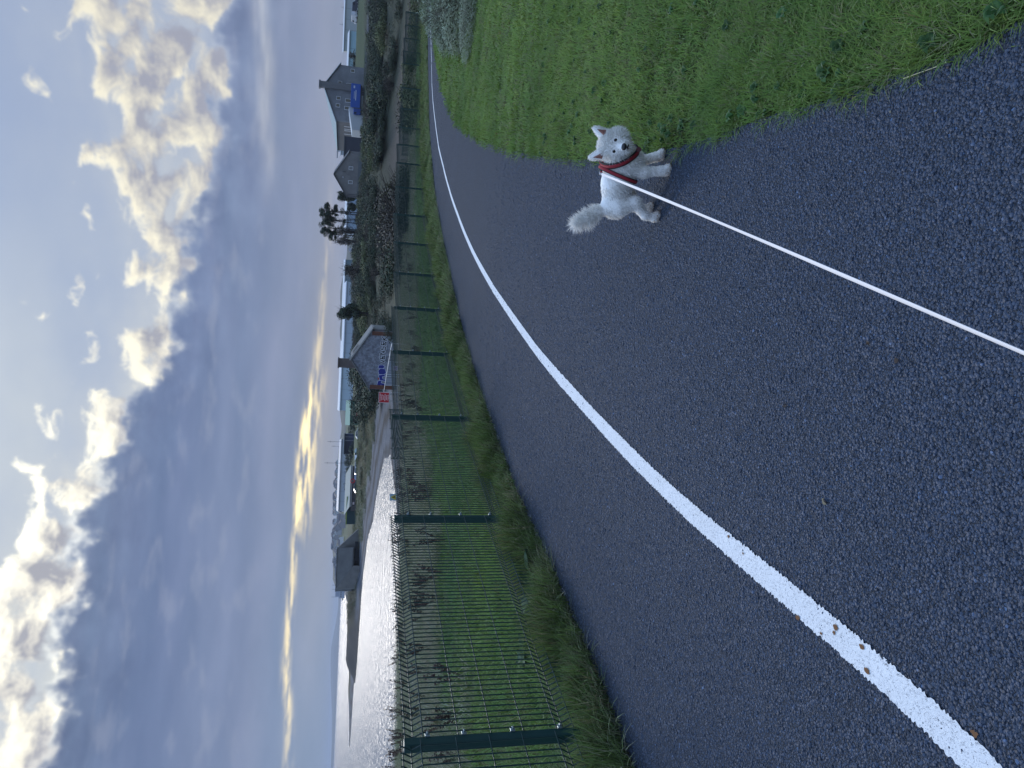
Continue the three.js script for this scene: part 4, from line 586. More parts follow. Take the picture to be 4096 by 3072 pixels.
function roofPair(w, eave, ridge, depth, over, th, mat, parent, zf) { const half = w / 2 + over, rise = ridge - eave, a = Math.atan2(rise, w / 2), L = half / Math.cos(a); for (const s of [1, -1]) { const g = new THREE.BoxGeometry(L, th, depth + 2 * over); g.translate(L / 2, th / 2 + 0.01, 0); g.rotateZ(-a); if (s < 0) g.scale(-1, 1, 1); g.translate(0, ridge, zf); const m = part('roof', g, mat, parent); if (s < 0) { const ix = m.geometry.index.array; for (let i = 0; i < ix.length; i += 3) { const t = ix[i]; ix[i] = ix[i + 1]; ix[i + 1] = t; } m.geometry.computeVertexNormals(); } } }
function windowAt(parent, x, y, z, w, h, gm = glass) { const win = part('window', boxAt(w, h, 0.06, 0, 0, 0), gm, parent); win.position.set(x, y, z + 0.02); const t = Math.max(0.09, w * 0.09); part('frame', mergeGeometries([boxAt(w + t, t, 0.12, 0, h / 2, 0), boxAt(w + t, t, 0.12, 0, -h / 2, 0), boxAt(t, h - t, 0.12, -w / 2, 0, 0), boxAt(t, h - t, 0.12, w / 2, 0, 0)]), whiteFrame, win); return win; }

{   // derelict gabled house with graffiti
  const d = 88, [g, k] = at('gabled_house', 'derelict grey gabled house with broken slate roof and graffiti on its wall', 'house', 1540, 1442, d, undefined, -0.10);
  g.position.y += 0.8; const w = 232 * k, eave = 66 * k, ridge = 141 * k, dep = 8.5, y0 = 0.0;
  const wallTex = canvasTex(1024, 640, (c, W, H) => {
    c.fillStyle = '#989da5'; c.fillRect(0, 0, W, H); seed(71);
    for (let i = 0; i < 2600; i++) { const v = rnd(); c.fillStyle = v < 0.5 ? 'rgba(52,56,64,0.10)' : v < 0.8 ? 'rgba(140,146,156,0.10)' : 'rgba(90,82,78,0.10)'; c.beginPath(); c.ellipse(rnd() * W, rnd() * H, rr(3, 40), rr(3, 26), rnd() * 3, 0, 7); c.fill(); }
    for (let i = 0; i < 30; i++) { c.fillStyle = 'rgba(215,220,225,0.75)'; c.beginPath(); c.ellipse(W * rr(0.40, 0.66), H * rr(0.52, 0.80), rr(1, 7), rr(1, 4), rnd() * 3, 0, 7); c.fill(); }
    c.lineJoin = 'round'; const word = (pts, fill) => { c.beginPath(); pts.forEach(([x, y], i) => i ? c.lineTo(x, y) : c.moveTo(x, y)); if (fill) { c.closePath(); c.fillStyle = fill; c.fill(); } c.lineWidth = 30; c.strokeStyle = '#e0e2e6'; c.stroke(); c.lineWidth = 15; c.strokeStyle = '#14161b'; c.stroke(); };
    const L = (x, y, s, seq) => word(seq.map(([a, b]) => [x + a * s, y + b * s]));          // outlined letters along the wall foot
    L(470, 505, 70, [[0, 0.1], [0.35, 1.1], [0.8, 0]]); L(535, 500, 74, [[0.9, 0.1], [0.2, 0.05], [0.1, 1.1], [0.9, 1.05], [0.15, 0.6], [0.7, 0.55]]); L(612, 500, 78, [[0.05, 1.1], [0.15, 0], [0.75, 1.05], [0.9, 0]]);
    L(694, 505, 78, [[0.9, 0.05], [0.2, 0.1], [0.15, 0.5], [0.8, 0.6], [0.75, 1.1], [0.05, 1.05]]); L(776, 510, 78, [[0.9, 0.0], [0.2, 0.05], [0.15, 1.1], [0.9, 1.1], [0.2, 0.55], [0.75, 0.5]]); L(864, 515, 84, [[0.15, 0.0], [0.1, 1.15], [0.2, 0.55], [0.85, 0.05], [0.25, 0.55], [0.95, 1.2]]);
    const blue = (pts) => { c.beginPath(); pts.forEach(([x, y], i) => i ? c.lineTo(x, y) : c.moveTo(x, y)); c.closePath(); c.fillStyle = '#343a86'; c.fill(); c.lineWidth = 7; c.strokeStyle = '#c8cde0'; c.stroke(); };
    blue([[70, 470], [150, 488], [165, 560], [118, 545], [104, 610], [60, 612], [78, 540], [62, 520]]); blue([[160, 520], [250, 490], [275, 600], [232, 606], [225, 560], [188, 570], [180, 618], [148, 618]]); blue([[262, 500], [330, 480], [372, 520], [368, 600], [300, 625], [268, 590]]); blue([[372, 478], [430, 492], [436, 560], [404, 600], [370, 560]]);
    c.fillStyle = '#c8432f'; c.fillRect(176, 486, 26, 20);
  });
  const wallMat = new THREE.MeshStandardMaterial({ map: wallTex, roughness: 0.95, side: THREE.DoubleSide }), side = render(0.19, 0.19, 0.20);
  const front = gable(w, eave, ridge, 0.25), uv = [], ps = front.attributes.position; for (let i = 0; i < ps.count; i++) uv.push(ps.getX(i) / w + 0.5, (ps.getY(i)) / (w * 640 / 1024)); front.setAttribute('uv', new THREE.Float32BufferAttribute(uv, 2));
  part('gable_wall', front, wallMat, g, 'grey rendered gable wall sprayed with graffiti lettering');
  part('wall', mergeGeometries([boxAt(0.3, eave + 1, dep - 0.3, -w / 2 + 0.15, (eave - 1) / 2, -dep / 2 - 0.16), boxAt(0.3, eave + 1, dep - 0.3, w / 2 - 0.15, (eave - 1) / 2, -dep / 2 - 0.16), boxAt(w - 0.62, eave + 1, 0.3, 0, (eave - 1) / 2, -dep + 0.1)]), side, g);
  for (const s of [-1, 1]) part('brick_quoin', boxAt(0.48, eave + 0.9, 0.06, s * (w / 2 - 0.27), (eave - 0.9) / 2, 0.29), brickRed, g, 'strip of bare red brick at the wall edge');
  roofPair(w, eave, ridge, dep - 0.4, 0.28, 0.12, slate, g, -dep / 2 + 0.3);
  const a = Math.atan2(ridge - eave, w / 2); seed(72);
  for (let i = 0; i < 8; i++) { const b = part('batten', boxAt(1.1, 0.05, 0.07, 0, 0, 0), std(0.26, 0.25, 0.23, 0.9), g); b.rotation.z = -a; b.position.set(1.1, ridge - 1.1 * Math.tan(a) + 0.30, -dep * 0.5 + i * 0.42 + 0.9); }
  part('barge_board', (() => { const q = boxAt(w / 2 / Math.cos(a) + 0.3, 0.16, 0.08, 0, 0, 0); q.rotateZ(-a); q.translate(w / 4, (ridge + eave) / 2 + 0.14, 0.42); return q; })(), std(0.36, 0.36, 0.34, 0.8), g);
  part('chimney', mergeGeometries([boxAt(1.05, 2.4, 0.7, -0.55, ridge + 0.25, -0.22), boxAt(1.2, 0.14, 0.85, -0.55, ridge + 1.5, -0.22)]), render(0.17, 0.14, 0.125, 0.5), g);
  for (const z of [-1.6, -4.2]) part('pillar', boxAt(0.35, eave - 0.1, 0.4, w / 2 + 0.30, (eave - 0.1) / 2, z), std(0.50, 0.50, 0.47, 0.8), g);
}
{   // military sign, warning sign, rail fence
  const [g, k, p] = at('notice_sign', 'square red notice sign with white lettering on two posts', 'sign', 1536, 1590, 56); const s = 42 * k, y = p.y - g.position.y;
  const tex = canvasTex(512, 512, (c, W, H) => { c.fillStyle = '#e6e2e2'; c.fillRect(0, 0, W, H); c.fillStyle = '#b81f2b'; c.fillRect(12, 12, W - 24, H - 24); c.fillStyle = '#f2eeee'; c.textAlign = 'center'; c.font = 'bold 66px sans-serif'; ['You are now', 'entering', 'Dún Uí', 'Mhaoilíosa', 'Military', 'Property'].forEach((t, i) => c.fillText(t, W / 2, 86 + i * 78, W - 60)); });
  part('board', rbox(s, s, 0.03, 0, y, 0, 0.01), std(0.5, 0.5, 0.5, 0.6), g); const f = new THREE.PlaneGeometry(s * 0.985, s * 0.985); f.translate(0, y, 0.0175); part('lettering', f, new THREE.MeshStandardMaterial({ map: tex, roughness: 0.55 }), g);
  for (const q of [-0.32, 0.32]) part('post', boxAt(0.05, y + s * 0.4 + 0.4, 0.05, q * s, (y + s * 0.4 - 0.4) / 2, -0.045), steel, g);
  const [g2, k2, p2] = at('warning_sign', 'small pale blue sign with a yellow warning triangle above the fence', 'sign', 1573, 1989, 34); const s2 = 26 * k2, y2 = p2.y - g2.position.y;
  part('board', rbox(s2, s2 * 1.05, 0.02, 0, y2, 0, 0.008), std(0.28, 0.42, 0.52, 0.6), g2); part('triangle', (() => { const q = prism([[-0.44 * s2, -0.36 * s2], [0.44 * s2, -0.36 * s2], [0, 0.44 * s2]], 0.006); q.translate(0, y2, 0.0125); return q; })(), std(0.62, 0.50, 0.06, 0.6), g2); part('symbol', (() => { const q = prism([[-0.10 * s2, -0.24 * s2], [0.12 * s2, -0.24 * s2], [0.05 * s2, 0.16 * s2], [-0.06 * s2, 0.14 * s2]], 0.004); q.translate(0, y2, 0.021); return q; })(), std(0.02, 0.02, 0.02, 0.6), g2); part('post', boxAt(0.045, y2 + 0.5, 0.045, 0, (y2 - 0.5) / 2 - s2 * 0.2, -0.035), steel, g2);
  // white rail fence in front of the house
  const A = pd(1535, 1568, 74), B = pd(1567, 1374, 48), fence = thing('rail_fence', 'thin white metal rail fence in the rough grass before the house', 'fence', A.x, land(A.x, A.z), A.z), O = fence.position, rail = std(0.62, 0.66, 0.68, 0.5);
  const loc = (q) => q.clone().sub(O); part('rail', rod(loc(A), loc(B), 0.022, 0.022, 6), rail, fence); for (const t of [0, 0.2, 0.42, 0.47, 0.72, 1]) { const q = A.clone().lerp(B, t); part('post', rod(loc(q.clone().setY(land(q.x, q.z) - 0.3)), loc(q), 0.022, 0.022, 6), rail, fence); }
  const q = A.clone().lerp(B, 0.445), [g3, k3] = at('notice_board', 'small white board with purple marks hung on the rail fence', 'sign', 1582, 1473, Math.hypot(q.x, q.z) - 0.1); const p3 = pd(1582, 1473, Math.hypot(q.x, q.z) - 0.1), y3 = p3.y - g3.position.y, w3 = 19 * k3; part('board', rbox(w3, w3, 0.02, 0, y3, 0, 0.006), std(0.62, 0.58, 0.66, 0.6), g3); for (const o of [0.3, 0.05, -0.2]) part('marking', boxAt(w3 * 0.7, w3 * 0.12, 0.006, 0, y3 + o * w3, 0.0135), std(0.25, 0.10, 0.32, 0.7), g3); part('post', boxAt(0.04, y3 + 0.5, 0.04, 0, (y3 - 0.5) / 2, -0.032), steel, g3);
}
{   // concrete rifle-range butt by the cove
  const [g, k, p] = at('concrete_bunker', 'tall concrete range wall with sloping wing walls above the cove', 'bunker', 1416, 2238, 236, undefined, 0.0); const H = 80 * k + 0.6, W = 170 * k;
  part('wall', boxAt(W, H + 1.5, 1.2, -W * 0.10 - 1.6, (H - 1.5) / 2, -3), concrete, g);
  part('hood', (() => { const s = prism([[0, H - 0.02], [3.2, H - 4.6], [3.2, H - 5.0], [0, H - 5.0]], W - 0.2); s.rotateY(-Math.PI / 2); s.translate(W * 0.40 - 1.62, 0, -2.39); return s; })(), render(0.125, 0.125, 0.12, 0.08), g);
  const rw = prism([[0, -1.5], [80 * k, -1.5], [80 * k, 0.6], [0, H - 0.05]], 0.9); rw.rotateY(-0.35); rw.translate(W * 0.40 - 1.5, 0, -2.6); part('wing_wall', rw, concrete, g);
  const lw = prism([[-6.4, -1.5], [0.5, -1.5], [0.5, 1.8], [-6.4, H - 0.1]], 0.8); lw.rotateY(0.22); lw.translate(-W * 0.10 - 1.2, 0, 0.4); part('wing_wall', lw, render(0.25, 0.245, 0.225, 0.08), g);
  part('opening', boxAt(5.6, 1.5, 0.3, 2.6, 0.75, -0.1), std(0.012, 0.014, 0.016, 0.9), g);
  part('roof_edge', boxAt(W + 0.3, 0.12, 1.5, -W * 0.10 - 1.6, H + 0.06, -3), concrete, g);
}
{   // clubhouse with grey roof, green container wall, sheds and stand
  const club = (() => { const [g, k] = at('clubhouse', 'long low dark clubhouse with pale green grey roof behind parked cars', 'building', 1438, 1960, 252, undefined, 0.42); const W = 14.5, D = 6.5; part('wall', boxAt(W, 3.4, D, 0, 0.7, 0), render(0.085, 0.075, 0.075), g); part('fascia', boxAt(W + 0.3, 0.55, 0.1, 0, 2.55, D / 2 + 0.06), std(0.50, 0.50, 0.50, 0.7), g); const r = new THREE.BoxGeometry(W + 0.6, 0.14, D + 1); r.rotateX(0.22); r.translate(0, 3.6, 0); part('roof', r, std(0.22, 0.255, 0.235, 0.75), g); for (let i = 0; i < 8; i++) part('wall_joint', boxAt(0.07, 2.0, 0.05, -W / 2 + 0.9 + i * 1.8, 1.3, D / 2 + 0.03), std(0.02, 0.02, 0.022, 0.9), g); part('wall_sign', boxAt(0.9, 0.55, 0.05, -W / 2 - 0.6 + 1.6, 1.6, D / 2 + 0.08), std(0.6, 0.5, 0.48, 0.7), g); return g; })();
  const [gw, kw] = at('green_screen_wall', 'dark green sheeted wall with a lime green top edge beside the clubhouse', 'wall', 1430, 2042, 250); part('sheet', boxAt(9.0, 4.4, 0.25, 0, 1.0, 0), std(0.012, 0.045, 0.050, 0.7), gw); part('capping', boxAt(9.1, 0.32, 0.4, 0, 3.36, 0), std(0.19, 0.26, 0.045, 0.7), gw);
  const [gg, kg] = at('green_shed', 'dark green steel shed with pale green roof by the pitch', 'shed', 1432, 1652, 290); part('wall', boxAt(15, 4.2, 8, 0, 1.6, 0), std(0.022, 0.085, 0.058, 0.7), gg); { const r = new THREE.BoxGeometry(15.6, 0.15, 9); r.rotateX(0.2); r.translate(0, 4.45, 0.1); part('roof', r, std(0.12, 0.26, 0.20, 0.7), gg); } part('door_opening', boxAt(4.2, 2.9, 0.1, -4.2, 0.95, 4.05), std(0.008, 0.012, 0.012, 0.9), gg); gg.scale.set(0.62, 1, 0.8);
  const [gt] = at('tractor', 'small red tractor parked at the mouth of the green shed', 'tractor', 1438, 1668, 282); { const red = std(0.36, 0.02, 0.03, 0.45), bk = std(0.015, 0.015, 0.017, 0.8); part('bonnet', rbox(1.5, 0.8, 0.9, 0.9, 1.15, 0, 0.12), red, gt); part('cab', rbox(1.3, 1.2, 1.3, -0.5, 2.0, 0, 0.1), bk, gt); part('chassis', rbox(2.8, 0.4, 0.8, 0.2, 0.65, 0, 0.05), bk, gt); for (const z of [-0.75, 0.75]) { for (const [x, r] of [[-0.7, 0.75], [1.2, 0.5]]) { const c = new THREE.CylinderGeometry(r, r, 0.35, 18); c.rotateX(Math.PI / 2); c.translate(x, r, z); part('wheel', c, bk, gt); } } }
  const [gs] = at('spectator_stand', 'dark blue spectator stand with white uprights behind the green pitch', 'stand', 1405, 1775, 380); part('back_wall', boxAt(26, 9, 0.4, 0, 4, -4), std(0.045, 0.060, 0.13, 0.7), gs); part('roof', (() => { const r = new THREE.BoxGeometry(26.6, 0.3, 9); r.rotateX(-0.08); r.translate(0, 8.7, 0); return r; })(), std(0.12, 0.15, 0.19, 0.7), gs); for (const x of [12.6, 8.6, 4]) part('upright', boxAt(0.3, 8.2, 0.3, x, 4, 4), std(0.5, 0.52, 0.55, 0.6), gs); part('side_wall', boxAt(0.3, 8.2, 7.5, -12.8, 3.8, 0), std(0.05, 0.06, 0.09, 0.8), gs); gs.scale.set(0.40, 0.52, 0.5);
  const shed = (px, py, d, w, h, dep, c, lab, turn = 0, roofc = [0.50, 0.54, 0.58]) => { const [g] = at('warehouse', lab, 'warehouse', px, py, d, undefined, turn); part('wall', boxAt(w, h + 8, dep, 0, h / 2 - 4, 0), std(...c, 0.6), g); for (let i = 1; i < Math.round(w / 7); i++) part('panel_joint', boxAt(0.16, h, 0.1, -w / 2 + i * 7, h / 2, dep / 2 + 0.05), std(c[0] * 0.55, c[1] * 0.55, c[2] * 0.55, 0.7), g); const r = new THREE.BoxGeometry(w + 1, 0.4, dep + 1.5); r.rotateX(0.07); r.translate(0, h + 0.5, 0); part('roof', r, std(...roofc, 0.6), g); return g; };
  shed(1395, 1310, 540, 64, 7.0, 30, [0.46, 0.55, 0.62], 'long pale blue warehouse showing above the graffiti house roof'); shed(1394, 1545, 500, 32, 8.0, 26, [0.48, 0.60, 0.68], 'pale blue steel warehouse behind the dark bush'); shed(1392, 1435, 560, 26, 8.6, 26, [0.60, 0.68, 0.74], 'whitish warehouse gable seen past the house chimney'); shed(1400, 1150, 620, 44, 7.5, 26, [0.11, 0.19, 0.22], 'dark teal warehouse beyond the round dark tree'); shed(1378, 1900, 560, 52, 7.5, 24, [0.50, 0.54, 0.60], 'grey white warehouse behind the clubhouse roof', 0, [0.30, 0.33, 0.38]); shed(1400, 850, 420, 24, 7.0, 18, [0.30, 0.40, 0.50], 'light blue shed behind the tall pines', 0.2); shed(1418, 612, 480, 4, 12, 4, [0.50, 0.55, 0.60], 'white industrial block with a crane behind the factory roof'); shed(1402, 245, 470, 30, 9, 16, [0.34, 0.52, 0.58], 'pale turquoise shed on the rise beyond the road', 0.1); shed(1420, 110, 600, 34, 12, 14, [0.42, 0.46, 0.46], 'pale grey building above the parked van', 0.1);
  const [hb] = at('harbour_block', 'white harbour block with masts beside the concrete wall', 'building', 1362, 2365, 1150); part('wall', boxAt(20, 10, 10, 0, 3, 0), std(0.42, 0.46, 0.52, 0.7), hb); part('upper_wall', boxAt(9, 5, 8, -3, 10.5, 0), std(0.36, 0.40, 0.48, 0.7), hb); for (const x of [-8, 3, 9]) part('mast', boxAt(0.5, 9, 0.5, x, 14, 0), std(0.2, 0.22, 0.26, 0.7), hb); for (let i = 0; i < 6; i++) part('window_strip', boxAt(2, 1.1, 0.2, -7.5 + i * 3, 5, 5.05), glass, hb);
  seed(520);   // slender masts and floodlights over the town
  for (const [px, py, d, hpx, lab] of [[1392, 1853, 520, 42, 'tall thin mast over the grey warehouse roof'], [1385, 1768, 520, 34, 'thin floodlight mast behind the blue stand'], [1378, 1786, 640, 26, 'short mast beyond the blue stand roof'], [1405, 103, 620, 34, 'lattice mast on the skyline beyond the pale shed'], [1404, 34, 620, 30, 'lattice mast over the buildings beyond the van']]) { const [g, k] = at('mast', lab, 'mast', px, py, d); part('pole', boxAt(0.22, hpx * k + 10, 0.22, 0, (hpx * k + 10) / 2, 0), std(0.16, 0.18, 0.21, 0.8), g); part('crossbar', boxAt(1.5, 0.18, 0.18, 0, hpx * k + 8, 0), std(0.16, 0.18, 0.21, 0.8), g); }
}
{   // houses of the far town
  seed(530); const wallC = [[0.55, 0.57, 0.60], [0.66, 0.68, 0.70], [0.42, 0.43, 0.46], [0.34, 0.33, 0.35]].map((c) => std(...c, 0.8)), roofC = [[0.075, 0.08, 0.095], [0.11, 0.10, 0.11]].map((c) => std(...c, 0.8));
  const geoW = gable(8, 4.2, 6.8, 9); geoW.translate(0, 0, -4.5); 
  for (let i = 0; i < 96; i++) { const az = i < 78 ? lerp(-15.2, -6.5, rnd()) : lerp(-1.5, 10, rnd()), d = lerp(700, 1120, Math.pow(rnd(), 0.7)), [x, z] = polar(az, d), y = land(x, z) + (d - 700) * 0.020; const g = thing('town_house', 'tiny pale gabled house in the far town across the cove', 'house', x, y, z, rr(0, 6.28), 'houses of the far town'); const s = rr(0.6, 1.05); g.scale.setScalar(s); part('wall', geoW, wallC[Math.floor(rnd() * 4)], g); roofPair(8, 4.2, 6.8, 9, 0.3, 0.2, roofC[i % 2], g, 0); }
}
// ------------------------------------------------------------------ parked cars
function car(name, label, paint, px, py, d, turn, group, van = false) {
  const [g] = at(name, label, van ? 'van' : 'car', px, py, d, group, turn); const dark = std(0.014, 0.016, 0.02, 0.2), pm = new THREE.MeshPhysicalMaterial({ roughness: 0.35, clearcoat: 0.8, clearcoatRoughness: 0.15 }); pm.color.setRGB(...paint);
  const prof = van ? [[-2.3, 0.35], [2.25, 0.35], [2.4, 0.9], [1.75, 1.15], [1.2, 1.95], [-2.2, 2.0], [-2.35, 0.8]] : [[-2.1, 0.3], [2.1, 0.3], [2.15, 0.62], [1.9, 0.82], [1.05, 0.92], [0.45, 1.42], [-1.15, 1.45], [-1.95, 0.98], [-2.15, 0.85]];
  const s = new THREE.Shape(prof.map((p) => new THREE.Vector2(...p))), b = new THREE.ExtrudeGeometry(s, { depth: 1.5, bevelEnabled: true, bevelSize: 0.08, bevelThickness: 0.1, bevelSegments: 2 }); b.translate(0, 0, -0.75); part('body', b, pm, g);
  const wp = van ? [[0.5, 1.2], [1.45, 1.2], [1.08, 1.78], [0.5, 1.8]] : [[-1.6, 0.97], [0.85, 0.97], [0.36, 1.34], [-1.1, 1.36]]; for (const sgn of [1, -1]) { const q = prism(wp, 0.02); q.translate(0, 0, sgn > 0 ? 0.855 : -0.875); part('window', q, dark, g); }
  part('windscreen', (() => { const q = new THREE.BoxGeometry(0.02, 0.62, 1.3); q.rotateZ(van ? 0.6 : 0.86); q.translate(van ? 1.56 : 0.86, van ? 1.56 : 1.2, 0); return q; })(), dark, g);
  for (const x of [-1.3, 1.35]) for (const z of [-0.74, 0.74]) { const c = new THREE.CylinderGeometry(0.33, 0.33, 0.24, 18); c.rotateX(Math.PI / 2); c.translate(x, 0.33, z); const t = part('wheel', c, std(0.014, 0.014, 0.015, 0.8), g), r = new THREE.CylinderGeometry(0.19, 0.19, 0.26, 12); r.rotateX(Math.PI / 2); r.translate(x, 0.33, z); part('rim', r, std(0.35, 0.36, 0.38, 0.4, { metalness: 0.6 }), t); }
  for (const z of [-0.55, 0.55]) { part('headlight', rbox(0.08, 0.14, 0.32, van ? 2.42 : 2.2, van ? 0.85 : 0.66, z, 0.02), std(0.6, 0.62, 0.65, 0.2), g); part('tail_light', rbox(0.06, 0.16, 0.28, van ? -2.42 : -2.22, 0.85, z, 0.02), std(0.28, 0.015, 0.02, 0.3), g); }
  return g;
}
car('parked_car', 'white hatchback parked alone on the track before the green pitch', [0.62, 0.65, 0.70], 1443, 1733, 272, 0.15); car('parked_car', 'dark green car at the end of the row nearest the pitch', [0.06, 0.12, 0.12], 1440, 1812, 262, 2.1); car('parked_car', 'silver car parked between the dark green car and a white one', [0.42, 0.45, 0.47], 1440, 1834, 258, 1.8); car('parked_car', 'white saloon parked just before the clubhouse corner', [0.60, 0.63, 0.68], 1441, 1858, 252, 0.5); car('parked_car', 'pale silver car parked against the long clubhouse front', [0.50, 0.54, 0.58], 1443, 1882, 246, 0.4); car('parked_car', 'navy blue car beside the red lifebuoy', [0.03, 0.05, 0.14], 1443, 1910, 243, 1.6); car('parked_car', 'dark blue car half hidden by grass below the clubhouse', [0.03, 0.06, 0.10], 1441, 1945, 243, 0.4);
{ const [g] = at('lifebuoy_stand', 'red lifebuoy ring on a post in front of the clubhouse', 'lifebuoy', 1430, 1924, 238); part('post', boxAt(0.1, 1.9, 0.1, 0, 0.75, -0.12), std(0.3, 0.3, 0.3, 0.7), g); const t = new THREE.TorusGeometry(0.62, 0.17, 10, 22); t.translate(0, 1.75, 0.1); part('ring', t, std(0.45, 0.02, 0.03, 0.5), g); }

// ------------------------------------------------------------------ factory on the right
{
  const d = 240, [g, k, p] = at('factory', 'big grey gabled factory with a square chimney and pale green roof', 'factory', 1462, 387, d, undefined, 0.42); g.position.y -= 0.3;
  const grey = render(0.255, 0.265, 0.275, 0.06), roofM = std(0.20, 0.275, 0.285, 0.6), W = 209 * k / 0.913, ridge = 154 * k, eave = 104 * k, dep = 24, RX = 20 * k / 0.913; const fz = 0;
  const wall = prism([[-W / 2, -1], [W / 2, -1], [W / 2, eave - 0.5], [RX, ridge], [-W / 2, eave]], 0.4); part('gable_wall', wall, grey, g);
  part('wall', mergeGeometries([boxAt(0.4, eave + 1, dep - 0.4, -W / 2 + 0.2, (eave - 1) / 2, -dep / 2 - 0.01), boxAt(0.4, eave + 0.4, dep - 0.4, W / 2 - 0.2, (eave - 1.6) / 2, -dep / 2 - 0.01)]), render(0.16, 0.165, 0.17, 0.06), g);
  { const tri = (pts) => { const q = new THREE.BufferGeometry(); q.setAttribute('position', new THREE.Float32BufferAttribute(pts.flat(), 3)); q.computeVertexNormals(); return q; }, A = [RX, ridge + 0.25, 0.7], L0 = [-W / 2 - 0.4, eave - 0.1, 0.7], L1 = [-W / 2 - 0.4, eave - 0.1, -dep], R0 = [W / 2 + 0.5, eave - 0.75, 0.7], R1 = [W / 2 + 0.5, eave - 0.75, -dep], A2 = [RX * 0.5, ridge - 1.6, -dep * 0.6];
    part('roof', tri([L0, A, L1, A, A2, L1]), roofM, g); part('roof', tri([A, R0, R1, A, R1, A2]), roofM, g); part('roof', tri([A2, R1, L1]), roofM, g);
    const bb = (p, q) => { const a = V3(...p), b = V3(...q); return rod(a, b, 0.16, 0.16, 5); }; part('verge_board', mergeGeometries([bb(A, L0), bb(A, R0)]), std(0.30, 0.34, 0.35, 0.7), g); }
  part('chimney', mergeGeometries([boxAt(1.8, ridge + 2.2, 1.0, RX, (ridge + 0.2) / 2, 0.92), boxAt(2.2, 0.5, 1.3, RX, ridge + 1.3, 0.92)]), render(0.20, 0.20, 0.20, 0.1), g);
  const wx = (yc) => (387 - yc) * k / 0.913, wy = (xc) => (1452 - xc) * k;
  for (const [px, py, w, h] of [[1404, 299, 0.95, 1.1], [1357, 350, 1.0, 1.1], [1396, 354, 1.0, 2.0], [1354, 407, 1.0, 1.1], [1394, 412, 1.0, 2.0], [1353, 434, 1.0, 1.1], [1392, 440, 1.0, 2.0]]) windowAt(g, wx(py), wy(px), 0.42, w, h, std(0.13, 0.12, 0.085, 0.4));
  for (const z of [-3, -5, -6.2, -9]) part('vent_slot', boxAt(0.06, 2.3, 0.5, -W / 2 - 0.04, eave * 0.55, z), std(0.5, 0.52, 0.54, 0.6), g);
  part('yard_wall', boxAt(9.5, 3.4, 0.4, -2.4, 1.2, 1.0), render(0.22, 0.225, 0.22, 0.1), g);
  part('lean_to', prism([[-W / 2 - 4.6, -1], [-W / 2 + 2.0, -1], [-W / 2 + 2.0, 4.2], [-W / 2 - 4.6, 3.0]], 6), std(0.46, 0.49, 0.50, 0.7), g).position.z = 0.6;
  part('lean_to_window', boxAt(0.6, 0.7, 0.1, -W / 2 + 0.2, 1.8, 6.66), glass, g);
  const [gt] = at('box_truck', 'blue box truck with white marks parked against the factory wall', 'truck', 1462, 400, 231, undefined, 0.05); const bl = std(0.022, 0.085, 0.36, 0.45), bk = std(0.015, 0.016, 0.018, 0.7);
  part('box', rbox(6.4, 2.7, 2.4, 0.8, 2.35, 0, 0.06), bl, gt); part('cab', rbox(1.7, 2.1, 2.3, -3.5, 1.75, 0, 0.15), std(0.018, 0.06, 0.26, 0.45), gt); part('windscreen', boxAt(0.5, 0.7, 2.32, -3.9, 2.25, 0), std(0.012, 0.015, 0.02, 0.15), gt); part('chassis', boxAt(8, 0.3, 2.0, -0.3, 0.8, 0), bk, gt); part('side_marking', mergeGeometries([boxAt(2.8, 0.24, 0.02, 0.9, 2.3, 1.215), boxAt(2.0, 0.14, 0.02, 0.9, 2.75, 1.215), boxAt(0.7, 0.4, 0.02, 3.1, 2.8, 1.215)]), std(0.5, 0.54, 0.62, 0.6), gt);
  for (const x of [-3.4, 1.6, 2.8]) for (const z of [-1, 1]) { const c = new THREE.CylinderGeometry(0.48, 0.48, 0.3, 18); c.rotateX(Math.PI / 2); c.translate(x, 0.48, z); part('wheel', c, bk, gt); }
  const [gc] = at('red_trailer', 'small red and white trailer just behind the blue truck', 'trailer', 1458, 362, 234); part('bed', rbox(2.4, 0.9, 1.6, 0, 0.9, 0, 0.05), std(0.22, 0.03, 0.03, 0.6), gc); part('board', rbox(1.3, 0.7, 0.1, 0.2, 2.2, 0, 0.03), std(0.55, 0.57, 0.6, 0.6), gc); part('mast', boxAt(0.1, 1.0, 0.1, 0.2, 1.6, -0.1), steel, gc); for (const z of [-0.8, 0.8]) { const c = new THREE.CylinderGeometry(0.34, 0.34, 0.2, 14); c.rotateX(Math.PI / 2); c.translate(0, 0.34, z); part('wheel', c, bk, gc); }
